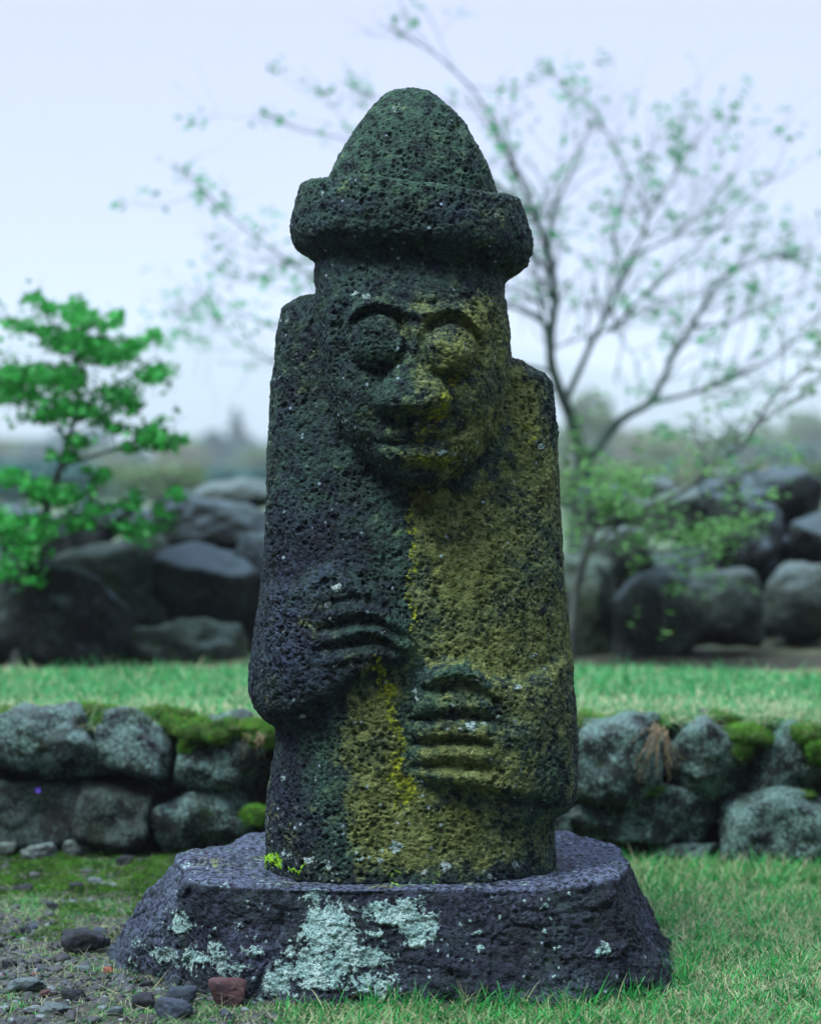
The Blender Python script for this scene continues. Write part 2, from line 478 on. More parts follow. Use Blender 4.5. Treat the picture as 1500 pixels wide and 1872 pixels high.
    R += groove(Uh, Yh, [(690, 538), (725, 543), (762, 556), (800, 554), (846, 546)], 5, 6)
    R += gauss(Uh, Yh, (755, 545), (110, 34), 6)
    # nose
    tt = np.clip((Yh - 596) / (742 - 596), 0, 1)
    cxn = 760 - 6 * tt
    hw = 24 + 50 * tt ** 1.2
    prof = np.clip(1 - ((Uh - cxn) / hw) ** 2, 0, 1) ** .6
    hh = 20 + 30 * tt ** 1.2
    R += hh * prof * sstep(578, 604, Yh) * (1 - sstep(738, 766, Yh - 5 * np.cos((Uh - 755) / 30)))
    R += gauss(Uh, Yh, (702, 726), (24, 18), 12) + gauss(Uh, Yh, (810, 724), (24, 18), 12)
    # under-nose hollow, cheeks, mouth, chin
    R += gauss(Uh, Yh, (755, 768), (70, 14), -8)
    R += gauss(Uh, Yh, (864, 728), (40, 48), 12) + gauss(Uh, Yh, (655, 735), (40, 50), 10)
    R += groove(Uh, Yh, [(640, 690), (664, 712), (676, 750), (682, 790)], 9, 7)
    R += groove(Uh, Yh, [(868, 688), (846, 730), (852, 770)], 8, 5)
    R += groove(Uh, Yh, [(690, 808), (735, 812), (785, 808), (820, 798), (846, 786)], 5, 12)
    R += gauss(Uh, Yh, (780, 832), (78, 14), 14) + gauss(Uh, Yh, (770, 791), (70, 10), 7)
    R += gauss(Uh, Yh, (775, 858), (55, 9), -6) + gauss(Uh, Yh, (775, 878), (50, 16), 6)
    # edge of the face and ears
    R += groove(Uh, Yh, [(628, 560), (618, 640), (616, 720), (632, 790)], 9, 14)
    R += ridge(Uh, Yh, [(596, 560), (590, 650), (594, 740), (606, 775)], 9, 12)
    R += groove(Uh, Yh, [(902, 570), (906, 640), (906, 720), (900, 770)], 6, 9)
    R += ridge(Uh, Yh, [(922, 590), (928, 650), (928, 720), (920, 752)], 7, 14)
    Rh = R
    # ---------- assemble implicit field slab by slab over rows
    F = np.empty((len(us), len(ws), len(ys)), np.float32)   # axes u, w(depth, towards camera), y
    Ug = us[:, None, None].astype(np.float32); Wg = ws[None, :, None].astype(np.float32)
    def loft(yy, Lt, Rt, Dt, relief, n, cw=0., back=None):
        L = it(Lt, yy); Rr = it(Rt, yy); D = it(Dt, yy)
        c = (L + Rr) / 2; a = np.maximum((Rr - L) / 2, 1)
        q = np.abs(Ug - c) / a
        wv = Wg - cw
        if relief is not None: wv = np.where(wv > 0, wv - relief * sstep(0, 150, wv), wv)
        f = (q ** n + (np.abs(wv) / D) ** n) ** (1 / n)
        return (f - 1) * np.minimum(a, D)
    step = 40
    for s in range(0, len(ys), step):
        yy = ys[s:s + step].astype(np.float32)[None, None, :]
        f = loft(yy, bodyL, bodyR, bodyD, Rb[:, None, s:s + step], 2.6)
        # sloping shoulder tops: higher on the left than on the right
        top = 540 + 118 * sstep(600, 930, Ug) + 26 * sstep(562, 505, Ug) + 16 * sstep(970, 1010, Ug)
        f = np.maximum(f, (top - yy) * .8)
        if s * H + y0 < 920 and (s + step) * H + y0 > 420:
            fh = loft(yy, headL, headR, headD, Rh[:, None, s:s + step], 2.3, cw=36)
            fh = np.maximum(fh, np.maximum(430 - yy, yy - 893 + 0 * Ug))
            f = smin(f, fh, 7.)
        if (s * H + y0) < 600:
            # brim: rounded ring, tilted down to the right
            tilt = (Ug - 749) * .085
            vv = yy - 411 - tilt
            rho = ((np.abs(Ug - 749) / 218) ** 2.15 + (np.abs(Wg - 8) / 198) ** 2.15) ** (1 / 2.15) * 208
            rmax = 208 - 16 * sstep(10, -60, vv) - 26 * sstep(25, 75, vv)
            # wavy lower edge
            ed = 58 + 3 * np.sin(Ug / 47) + 2 * np.sin(Ug / 21 + 1)
            rd = 15
            dx = rho - rmax + rd; dy = np.abs(vv) - ed + rd
            fb = np.hypot(np.maximum(dx, 0), np.maximum(dy, 0)) + np.minimum(np.maximum(dx, dy), 0) - rd
            # flaring neck under the brim
            rn = 160 + 44 * sstep(94, 52, vv)
            rhon = ((np.abs(Ug - 749) / 218) ** 2.15 + (np.abs(Wg - 8) / 172) ** 2.15) ** (1 / 2.15) * 208
            fn = np.maximum(rhon - rn, np.abs(vv - 50) - 50)
            fb = smin(fb, fn, 10.)
            fc = loft(yy, coneL, coneR, [(160, 4), (166, 22), (172, 35), (182, 46), (200, 65), (220, 84), (260, 106), (300, 126), (340, 142), (420, 150)], None, 2.1, cw=8)
            fc = np.maximum(np.maximum(fc, yy - 420), (167 - yy) + 0 * Ug)
            f = smin(f, smin(fb, fc, 5.), 8.)
        f = np.maximum(f, yy - 1584)
        F[:, :, s:s + step] = f
    # grid axes u,w,y -> world right-handed later
    V, Q = surface_nets(F, (u0, w0, y0), H)
    del F
    V, Q = subdivided(V, Q, 1)
    P = np.empty_like(V)
    P[:, 0] = (V[:, 0] - 750) * PX
    P[:, 1] = SY - V[:, 1] * PX
    P[:, 2] = CAMZ - (V[:, 2] - HORY) * PX
    N = vnormals(P, Q)
    cen = np.array([0.0, SY, 1.1])
    if np.mean(np.sum((P - cen) * N, 1)) < 0:
        Q = Q[:, ::-1].copy(); N = -N
    # photo coordinates of each vertex (carving and growth masks are laid out on the statue's front)
    fx = (SY - V[:, 1] * PX) / SY
    X = 750 + (V[:, 0] - 750) / np.minimum(fx, 1.0); Y = 850 + (V[:, 2] - 850) / np.minimum(fx, 1.0)
    # surface roughness
    rough = 1 - .45 * ((X > 750) & (Y > 900))
    P2 = P + N * (lava_pits(P, N, 1, lump=.0030, seed=3, pit=.0030) * (.75 + .35 * rough))[:, None]
    # broad tool-worn waviness on the brim
    P2 += N * (.0035 * fbm(P * 14, 71, 3) * sstep(300, 340, Y) * (1 - sstep(470, 520, Y)))[:, None]
    P = P2
    # ---------- masks
    wob = 16 * fbm(P * 10, 200, 2) + 18 * fbm(P * 26, 201, 3) + 12 * fbm(P * 90, 207, 2)
    wob2 = 16 * fbm(P * 10, 300, 2) + 18 * fbm(P * 26, 301, 3) + 12 * fbm(P * 90, 307, 2)
    Xw, Yw = X + wob, Y + wob2
    def soft(pts, e, a=1.): return a * (1 - sstep(-e, e, poly_sd(Xw, Yw, pts)))
    g = lambda c, r, h: gauss(Xw, Yw, c, r, h)
    moss = np.zeros(len(P))
    moss = np.maximum(moss, soft([(752, 905), (840, 900), (900, 850), (1060, 760), (1070, 1235), (960, 1250), (900, 1235), (850, 1205), (790, 1215), (752, 1200)], 17, .80))
    moss = np.maximum(moss, soft([(600, 1295), (650, 1262), (690, 1240), (760, 1190), (770, 1240), (742, 1330), (750, 1420), (800, 1450), (900, 1465), (1012, 1490), (1015, 1590), (900, 1600), (650, 1600), (640, 1500), (622, 1420)], 45, .74))
    moss = np.maximum(moss, soft([(830, 520), (930, 545), (935, 660), (925, 780), (880, 850), (800, 880), (740, 860), (720, 830), (800, 800), (815, 745), (840, 690), (770, 650), (780, 590), (830, 590)], 50, .72))
    moss = np.maximum(moss, soft([(930, 640), (1000, 690), (1030, 800), (1030, 920), (900, 900), (925, 790)], 35, .75))
    moss = np.maximum(moss, soft([(900, 1240), (1060, 1200), (1065, 1480), (880, 1460), (760, 1430), (750, 1320), (890, 1330)], 40, .66))
    moss = np.maximum(moss, g((690, 740), (70, 60), .35)); moss = np.maximum(moss, g((690, 640), (40, 40), .3))
    moss = np.maximum(moss, g((820, 500), (130, 25), .40)); moss = np.maximum(moss, g((900, 450), (45, 30), .38))
    moss = np.maximum(moss, g((800, 300), (120, 90), .20)); moss = np.maximum(moss, g((660, 900), (50, 40), .3))
    moss = np.maximum(moss, g((680, 1210), (50, 20), .5))
    moss = np.maximum(moss, soft([(750, 1220), (900, 1230), (900, 1330), (750, 1330)], 20, .42))
    moss = np.maximum(moss, .20 + .25 * fbm(P * 9, 415, 3))
    moss *= (.94 + .62 * fbm(P * 9, 411, 4)) * (1 - .27 * sstep(860, 1035, X))
    moss = np.maximum(moss, (.50 - .13 * sstep(800, 700, X) + .4 * fbm(P * 12, 417, 3)) * np.exp(-(((X - 765) / 150) ** 4 + ((Y - 700) / 190) ** 4)))
    moss -= gauss(X, Y, (735, 705), (62, 60), .26) + gauss(X, Y, (660, 700), (60, 110), .12)
    mossw = np.maximum.reduce([soft([(690, 900), (840, 880), (1060, 740), (1070, 1490), (1015, 1600), (600, 1600), (560, 1330), (640, 1270), (700, 1200)], 70, .75), gauss(X, Y, (760, 700), (170, 210), .7)])
    yel = np.zeros(len(P))
    ln = lambda pts, wd, h: h * np.exp(-(line_d(Xw, Yw, pts) / wd) ** 2)
    yel = np.maximum(yel, ln([(756, 945), (758, 1060), (757, 1150)], 11, .58))
    yel = np.maximum(yel, ln([(690, 1205), (712, 1250), (725, 1330), (722, 1420), (745, 1470)], 20, .60))
    yel = np.maximum(yel, g((745, 1455), (28, 28), .7)); yel = np.maximum(yel, g((850, 1490), (40, 20), .5))
    yel = np.maximum(yel, ln([(835, 690), (812, 740), (770, 790)], 18, .55)); yel = np.maximum(yel, g((850, 700), (24, 30), .5))
    yel = np.maximum(yel, g((790, 838), (62, 20), .56)); moss = np.maximum(moss, g((785, 840), (75, 30), .85)); yel = np.maximum(yel, g((925, 620), (12, 60), .55))
    yel = np.maximum(yel, g((880, 535), (35, 14), .45)); yel = np.maximum(yel, g((935, 895), (30, 20), .5))
    yel = np.maximum(yel, g((965, 1110), (25, 90), .36)); yel = np.maximum(yel, g((955, 790), (25, 20), .5))
    yel = np.maximum(yel, .36 * (moss > .5) * sstep(.1, .5, fbm(P * 16, 431, 3)))
    green = np.zeros(len(P))
    for c, r, h in (((500, 1578), (16, 12), .9), ((540, 1592), (26, 7), 1.), ((725, 1592), (40, 16), .55), ((640, 1588), (60, 10), .45), ((620, 1545), (30, 25), .3), ((800, 1596), (40, 6), .5)):
        green = np.maximum(green, g(c, r, h))
    green *= (Y > 1500)
    lich = np.zeros(len(P))
    spots = [((648, 536), (12, 9), .75), ((668, 541), (11, 8), .75), ((525, 590), (14, 30), .42), ((505, 690), (8, 35), .40), ((615, 1072), (20, 9), .65), ((600, 1105), (10, 14), .65),
             ((575, 1085), (8, 14), .5), ((606, 1133), (12, 7), .6), ((700, 1150), (26, 4), .5), ((612, 1215), (7, 5), .7), ((578, 1235), (7, 10), .6), ((550, 1312), (9, 5), .7),
             ((866, 1327), (10, 8), .85), ((885, 1325), (8, 6), .6), ((848, 1335), (8, 7), .65), ((760, 1264), (6, 6), .8), ((763, 1278), (5, 6), .8), ((826, 1290), (5, 5), .7),
             ((970, 1158 + 40), (9, 6), .7), ((944, 1255), (10, 6), .7), ((805, 826), (13, 9), .85), ((982, 812), (9, 7), .8), ((967, 738), (6, 7), .55),
             ((910, 1310), (6, 9), .6), ((696, 1472), (6, 6), .7), ((575, 1420), (5, 8), .6), ((516, 1425), (5, 12), .6), ((636, 1490), (8, 7), .55), ((700, 1350), (8, 6), .6),
             ((752, 1502), (6, 6), .6), ((730, 1505), (6, 5), .6), ((605, 700), (4, 14), .45), ((635, 770), (5, 8), .6), ((890, 610), (6, 5), .4),
             ((595, 350), (22, 10), .48), ((655, 335), (14, 12), .42), ((725, 385), (12, 12), .42), ((570, 425), (12, 9), .6), ((905, 400), (9, 20), .42), ((800, 300), (14, 12), .45), ((700, 185), (14, 12), .4), ((720, 200), (8, 8), .5),
             ((838, 200), (20, 26), .33), ((790, 333), (70, 6), .36)]
    for c, r, h in spots: lich = np.maximum(lich, gauss(X + wob * .35, Y + wob2 * .35, c, r, h))
    w1_, rv1 = worley(P / .019, 77)
    lich = np.maximum(lich, .62 * (rv1 > .45) * (1 - sstep(.12, .42, w1_)) * sstep(1520, 1560, Y) * (.45 + .5 * (1 - np.abs(X - 640) / 500)))
    for c, r, h in (((722, 1547), (17, 12), .9), ((660, 1572), (12, 9), .6), ((600, 1580), (22, 14), .55), ((560, 1575), (30, 14), .55), ((785, 1553), (7, 7), .8), ((815, 1588), (12, 10), .8), ((775, 1592), (10, 8), .7),
                    ((697, 1572), (8, 8), .7), ((945, 1585), (10, 14), .65), ((895, 1600), (8, 10), .65), ((520, 1565), (18, 26), .5), ((655, 1560), (10, 10), .5)):
        lich = np.maximum(lich, gauss(X + wob * .3, Y + wob2 * .3, c, r, h))
    sideL = sstep(520, 495, X) + sstep(1030, 1052, X)
    lich = np.maximum(lich, .30 * np.clip(sideL, 0, 1) * (.6 + .8 * fbm(P * 25, 471, 3)))
    algae = np.clip(.65 * (1 - sstep(330, 360, Y)) + .3 * sstep(330, 350, Y) * (1 - sstep(900, 960, Y)) + .12 + .25 * fbm(P * 8, 481, 3), 0, 1)
    algae = np.maximum(algae, g((820, 1300), (90, 90), .55)); algae = np.maximum(algae, g((660, 1150), (70, 60), .4))
    purple = np.maximum.reduce([g((520, 1160), (70, 110), .85), g((600, 1060), (70, 40), .5), g((490, 1500), (60, 60), .45), g((600, 620), (40, 90), .3), g((600, 400), (120, 50), .35), g((880, 420), (120, 50), .3), g((560, 850), (80, 300), .14)])
    purple *= 1 - np.clip(moss, 0, 1)
    algae = np.clip(np.maximum(algae, mossw + .35 * fbm(P * 14, 483, 3)), 0, 1)
    A = dict(moss=moss, yellow=yel, green=green, lichen=lich, algae=algae, purple=purple)
    # lichen and moss stand slightly proud
    lump = .0016 * sstep(.35, .6, lich) + .002 * sstep(.4, .7, green)
    P = P + N * (lump * (1 + fbm(P * 180, 521, 2)))[:, None]
    N = vnormals(P, Q)
    # ---------- split one carved stone into its named parts
    fxm = X[Q].mean(1); fym = Y[Q].mean(1); fw = V[Q][:, :, 1].mean(1)
    lab = np.full(len(Q), 0)                                     # torso
    rhoq = np.hypot((V[Q][:, :, 0].mean(1) - 752) / 1.0, (fw - 10) * 1.09)
    vy = V[Q][:, :, 2].mean(1); vx = V[Q][:, :, 0].mean(1)
    brimtop = 349 + (vx - 749) * .085
    brimbot = 478 + (vx - 749) * .085
    d_head = poly_sd(vx, vy, [(560, 430), (935, 430), (945, 640), (938, 760), (915, 810), (880, 850), (845, 880), (790, 897), (740, 893), (690, 874), (648, 842), (612, 800), (590, 760), (572, 700), (566, 545)])
    lab[(d_head < 0) & (fw > -10) | (vy < 545)] = 1              # head
    lab[vy < brimbot] = 3                                        # brim
    lab[(vy < brimtop + 2) & (rhoq < 164)] = 2                   # hat crown
    front = fw > 60
    def inside(pts): return poly_sd(fxm, fym, pts) < 0
    def insideE(c, rx, ry): return ((fxm - c[0]) / rx) ** 2 + ((fym - c[1]) / ry) ** 2 < 1
    headf = (lab == 1) & front
    lab[headf & insideE(e1, 52, 50)] = 4
    lab[headf & insideE(e2, 49, 50)] = 5
    lab[headf & inside([(741, 600), (776, 600), (782, 660), (800, 690), (834, 715), (832, 745), (760, 757), (682, 745), (680, 715), (716, 690), (738, 655)])] = 6
    lab[headf & inside([(688, 800), (740, 784), (800, 782), (862, 770), (860, 800), (840, 842), (790, 852), (730, 848), (695, 822)])] = 7
    armL = [(440, 1078), (540, 1058), (600, 1030), (640, 1046), (690, 1085), (738, 1140), (758, 1185), (730, 1222), (690, 1228), (655, 1250), (610, 1282), (550, 1312), (500, 1334), (440, 1340)]
    armR = [(752, 1270), (775, 1230), (820, 1205), (870, 1210), (915, 1240), (980, 1235), (1085, 1215), (1090, 1500), (1010, 1486), (930, 1462), (870, 1452), (800, 1440), (760, 1415), (748, 1340)]
    torsf = (lab == 0) & (fw > 5)
    aL = torsf & inside(armL); aR = torsf & inside(armR)
    lab[aL] = 8; lab[aR] = 9
    lab[aL & (fxm > 590 + (fym - 1130) * .1)] = 10
    lab[aR & (fxm < 905)] = 11
    root = empty('stone_statue', (0, SY, BASE_TOP), 'tall mossy basalt grandfather statue with brimmed hat and bulging eyes standing on the slab', 'statue')
    objs = {}
    Pl = P - np.array([0, SY, BASE_TOP])
    def part(name, L, parent, label=None):
        q = Q[lab == L]
        used, inv = np.unique(q, return_inverse=True)
        me = mesh_np(name, Pl[used], inv.ravel(), np.full(len(q), 4), attrs={k: a[used] for k, a in A.items()})
        me.normals_split_custom_set_from_vertices(N[used].astype(np.float32))
        o = link(name, me, M_STATUE, parent)
        if label: o['label'] = label
        objs[L] = o
        return o
    part('torso', 0, root)
    hd = part('head', 1, root)
    hat = part('hat', 2, root, 'domed crown of the stone hat with greenish film')
    part('brim', 3, hat, 'thick dark rolled brim of the hat')
    part('eye', 4, hd, 'dark bulging eye in shade of the brow'); part('eye', 5, hd, 'olive bulging eye')
    part('nose', 6, hd); part('mouth', 7, hd)
    a1 = part('arm', 8, root, 'purplish dark arm raised over the belly'); a2 = part('arm', 9, root, 'olive lower arm')
    part('hand', 10, a1, 'upper hand with faint fingers'); part('hand', 11, a2, 'lower hand with deeply cut fingers')
    return P
build_statue()

# ================================================================== BASE SLAB
def build_base():
    H = .005
    xs = np.arange(-.74, .66, H); ys = np.arange(4.58, 5.60, H); zs = np.arange(-.05, .32, H)
    X, Y, Z = np.meshgrid(xs, ys, zs, indexing='ij')
    X = X.astype(np.float32); Y = Y.astype(np.float32); Z = Z.astype(np.float32)
    top = [(-.485, 4.80), (-.44, 4.712), (-.05, 4.722), (.28, 4.705), (.43, 4.755), (.498, 4.99), (.49, 5.20), (.42, 5.42), (.1, 5.52), (-.35, 5.50), (-.50, 5.26), (-.530, 5.06)]
    bot = [(-.665, 4.99), (-.36, 4.65), (-.05, 4.64), (.33, 4.63), (.55, 4.71), (.615, 4.95), (.615, 5.24), (.50, 5.50), (.1, 5.55), (-.42, 5.53), (-.60, 5.36), (-.70, 5.18)]
    f = Z - (BASE_TOP - .002 + .0 * X)
    f = f + .010 * sstep(.35, .0, np.abs(X + .5)) * 0
    n = len(top)
    for i in range(n):
        a = np.array([*bot[i], 0.]); b = np.array([*bot[(i + 1) % n], 0.]); c = np.array([*((np.array(top[i]) + np.array(top[(i + 1) % n])) / 2), BASE_TOP])
        nn = np.cross(b - a, c - a); nn /= np.linalg.norm(nn)
        if nn @ (np.array([0, 5.1, 0.1]) - a) > 0: nn = -nn
        d = (X - a[0]) * nn[0] + (Y - a[1]) * nn[1] + (Z - a[2]) * nn[2]
        f = -smin(-f, -d, .015)
    f = np.maximum(f, -.03 - Z)
    # broken notch near the right front, worn dips on the top edge
    d = np.sqrt(((X - .43) / .055) ** 2 + ((Y - 4.66) / .05) ** 2 + ((Z - .19) / .045) ** 2)
    f = -smin(-f, (d - 1) * .045, .008)
    d = np.sqrt(((X + .42) / .06) ** 2 + ((Y - 4.64) / .05) ** 2 + ((Z - .25) / .03) ** 2)
    f = -smin(-f, (d - 1) * .04, .012)
    # a bulge on the left shoulder of the top
    d = np.sqrt(((X + .44) / .07) ** 2 + ((Y - 4.98) / .07) ** 2 + ((Z - .225) / .028) ** 2)
    f = smin(f, (d - 1) * .028, .014)
    V, Q = surface_nets(f, (xs[0], ys[0], zs[0]), H)
    V, Q = subdivided(V, Q, 1)
    N = vnormals(V, Q)
    if np.mean(np.sum((V - np.array([0, 5.1, .1])) * N, 1)) < 0: Q = Q[:, ::-1].copy(); N = -N
    side = 1 - sstep(.5, .85, N[:, 2])
    under = np.hypot((V[:, 0]) / .33, (V[:, 1] - 5.) / .235)     # beneath the statue: keep flat
    amp = sstep(.95, 1.15, under)
    d = fbm(V * 5, 801, 4) * .026 * (.6 + .4 * side)
    d += (np.abs(fbm(V * np.array([16, 16, 30]), 811, 3)) - .2) * .011 * side
    w_, rv_ = worley(V * 9 + .4 * fbm(V * 9, 816, 2)[:, None], 817)
    d += ((rv_ - .5) * .012 - .010 * (w_ - .5)) * (.25 + .75 * side)
    w_, rv_ = worley(V * 26 + .3 * fbm(V * 20, 818, 2)[:, None], 819)
    d -= .0045 * w_ * (.3 + .7 * side)
    d += fbm(V * 30, 815, 3) * .004
    d += lava_pits(V, N, 1, lump=.0020, seed=31, pit=.0022)
    # slightly raised far rim left and right
    d += .018 * (1 - side) * sstep(.50, .9, np.abs(V[:, 0] + .02) / .55 + .0) * (.4 + fbm(V * 5, 821, 2))
    P = V + N * (d * (.25 + .75 * amp))[:, None]
    X = 750 + P[:, 0] * FP / P[:, 1]; Y = 850 + (CAMZ - P[:, 2]) * FP / P[:, 1]
    wb = 12 * fbm(P * 20, 831, 3) + 9 * fbm(P * 60, 832, 2); wb2 = 12 * fbm(P * 20, 841, 3) + 9 * fbm(P * 60, 842, 2)
    g = lambda c, r, h: gauss(X + wb, Y + wb2, c, r, h)
    lich = np.zeros(len(P))
    fr = (P[:, 1] < 4.95)
    for c, r, h in (((610, 1700), (85, 60), .95), ((570, 1765), (80, 50), .88), ((710, 1665), (70, 32), .84), ((760, 1700), (45, 40), .74), ((575, 1640), (50, 18), .66), ((640, 1795), (130, 34), .62), ((520, 1800), (60, 34), .76), ((680, 1745), (60, 30), .70),
                    ((790, 1700), (14, 40), .6), ((370, 1755), (55, 34), .82), ((300, 1745), (55, 26), .66), ((460, 1740), (30, 18), .6), ((440, 1700), (26, 20), .5), ((420, 1770), (60, 16), .55), ((328, 1687), (24, 24), .95),
                    ((235, 1725), (30, 16), .6), ((870, 1708), (12, 9), .9), ((880, 1735), (10, 10), .9), ((840, 1700), (6, 6), .8), ((662, 1737), (20, 18), .95), ((694, 1712), (17, 12), .9), ((987, 1662), (9, 7), .8), ((1100, 1742), (17, 18), .85),
                    ((990, 1700), (6, 5), .7), ((960, 1708), (6, 5), .7), ((1055, 1660), (8, 6), .4), ((350, 1590), (50, 12), .42), ((480, 1655), (30, 14), .35), ((950, 1790), (70, 10), .35), ((480, 1830), (60, 16), .6)):
        lich = np.maximum(lich, g(c, r, h))
    lich *= fr * np.clip(.97 + .7 * fbm(P * 24, 869, 4), .4, 1.25)
    lich = np.maximum(lich, .52 * sstep(.12, .45, fbm(P * 13, 865, 4)) * side * fr * sstep(1640, 1760, Y) * sstep(.1, -.1, P[:, 0]))
    lich = np.maximum(lich, .40 * sstep(.05, .3, fbm(P * 17, 866, 3)) * np.exp(-((P[:, 2] - BASE_TOP) / .012) ** 2))
    w_, rv = worley(P / .022, 97)
    lich = np.maximum(lich, .6 * (rv > .72) * (1 - sstep(.1, .4, w_)) * side * sstep(.65, .3, P[:, 0]) * fr)
    lich = np.maximum(lich, .40 * (1 - side) * (.35 + fbm(P * 14, 861, 3)))
    green = np.maximum.reduce([g((505, 1572), (22, 9), .95), g((535, 1590), (34, 8), 1.), g((720, 1614), (60, 6), .6), g((600, 1610), (50, 6), .5), g((400, 1585), (45, 14), .38), g((495, 1620), (60, 8), .35), g((1015, 1585), (30, 6), .5)])
    moss = np.maximum.reduce([.55 * (1 - side) * np.exp(-((np.hypot(P[:, 0] / .33, (P[:, 1] - 5.) / .235) - 1.08) / .09) ** 2) * sstep(-.1, .3, fbm(P * 15, 873, 3)), g((400, 1580), (70, 18), .45), g((520, 1612), (80, 10), .45), .2 * fbm(P * 8, 871, 2)])
    purple = np.clip(.75 * (1 - side) + .25 * side * sstep(0, .4, fbm(P * 9, 881, 3)) + .4 * (P[:, 0] < -.5), 0, 1)  # lit top and left slope of the slab painted lighter purple-blue
    A = dict(moss=moss, yellow=np.zeros(len(P)), green=green, lichen=lich, algae=np.clip(.1 + .2 * fbm(P * 9, 891, 2), 0, 1), purple=purple)
    P = P + N * ((.0035 * sstep(.35, .6, lich) * side + .004 * sstep(.45, .7, green)) * (1 + 1.2 * fbm(P * 130, 525, 2)))[:, None]
    org = np.array([0, 5.1, 0])
    me = mesh_np('base_slab', P - org, Q.ravel(), np.full(len(Q), 4), attrs=A)
    o = link('base_slab', me, M_BASE, None, label='wide rough purplish basalt slab with pale lichen under the statue', category='plinth')
    o.location = org
build_base()

# ================================================================== ROCKS
_ico = {}
def ico(sub):
    if sub not in _ico:
        bm = bmesh.new(); bmesh.ops.create_icosphere(bm, subdivisions=sub, radius=1)
        V = np.array([v.co[:] for v in bm.verts]); Fc = np.array([[v.index for v in f.verts] for f in bm.faces]); bm.free()
        _ico[sub] = (V / np.linalg.norm(V, axis=1)[:, None], Fc)
    return _ico[sub]

def rock_shape(size, seed, sub=5, planes=11, p=9, rough=.05, square=0., rot=0., tilt=0.):
    r_ = np.random.default_rng(seed)
    D, Fc = ico(sub)
    n = r_.normal(size=(planes, 3)); n /= np.linalg.norm(n, axis=1)[:, None]
    off = r_.uniform(.62, 1.0, planes)
    ax = np.array([[1, 0, 0], [-1, 0, 0], [0, 1, 0], [0, -1, 0], [0, 0, 1], [0, 0, -1]], float) + r_.normal(size=(6, 3)) * .16
    ax /= np.linalg.norm(ax, axis=1)[:, None]
    n = np.concatenate([n, ax]); off = np.concatenate([off * (1 + .35 * square), np.full(6, .93 - .12 * square)])
    q = np.clip(D @ n.T / off, 0, None)
    r = 1 / (np.sum(q ** p, 1)) ** (1 / p)
    P = D * r[:, None]
    ext = np.abs(P).max(0); P = P / ext
    S = np.array(size) / 2
    P = P * S
    ms = float(np.mean(size))
    Q = P / ms
    d = fbm(Q * 2.2 + seed * 1.7, seed, 3) * rough * 1.4 + fbm(Q * 7 + seed, seed + 9, 4) * rough * .6
    if sub >= 5:
        d += (np.abs(fbm(Q * 14 + seed, seed + 19, 3)) - .2) * rough * .35
    P = P + D * (d * ms)[:, None]
    c, s = math.cos(tilt), math.sin(tilt)
    P = P @ np.array([[c, 0, s], [0, 1, 0], [-s, 0, c]]).T        # tilt in the picture plane (about Y)
    c, s = math.cos(rot), math.sin(rot)
    P = P @ np.array([[c, -s, 0], [s, c, 0], [0, 0, 1]]).T
    return P, Fc

def rock(name, center, size, seed, mat, parent=None, **kw):
    props = kw.pop('props', {})
    P, Fc = rock_shape(size, seed, **kw)
    me = mesh_np(name, P, Fc.ravel(), np.full(len(Fc), 3))
    o = link(name, me, mat, parent, **props)
    o.location = center if parent is None else Vector(center) - parent.location
    return o

M_WALL = boulder_material('wall_stone', (.005, .007, .007), (.024, .030, .030), (.11, .15, .155), (.22, .38, .34), .42, .85, (.02, .055, .008), .45, 2.0)
M_WALLD = boulder_material('wall_stone_dark', (.004, .005, .005), (.018, .021, .019), (.04, .055, .05), (.16, .25, .23), .5, .45, (.012, .035, .006), .45, 2.0)
M_BOUL = boulder_material('boulder_dark', (.003, .005, .006), (.012, .018, .021), (.11, .16, .19), (.11, .15, .14), .75, .3, (.018, .040, .014), .4, .9)
M_BOULG = boulder_material('boulder_green', (.010, .020, .014), (.042, .066, .044), (.13, .19, .17), (.14, .18, .14), .6, .4, (.035, .075, .022), .6, .9)
M_BOULL = boulder_material('boulder_light', (.02, .028, .028), (.065, .088, .080), (.15, .21, .22), (.18, .23, .20), .7, .5, (.06, .10, .035), .45, .9)

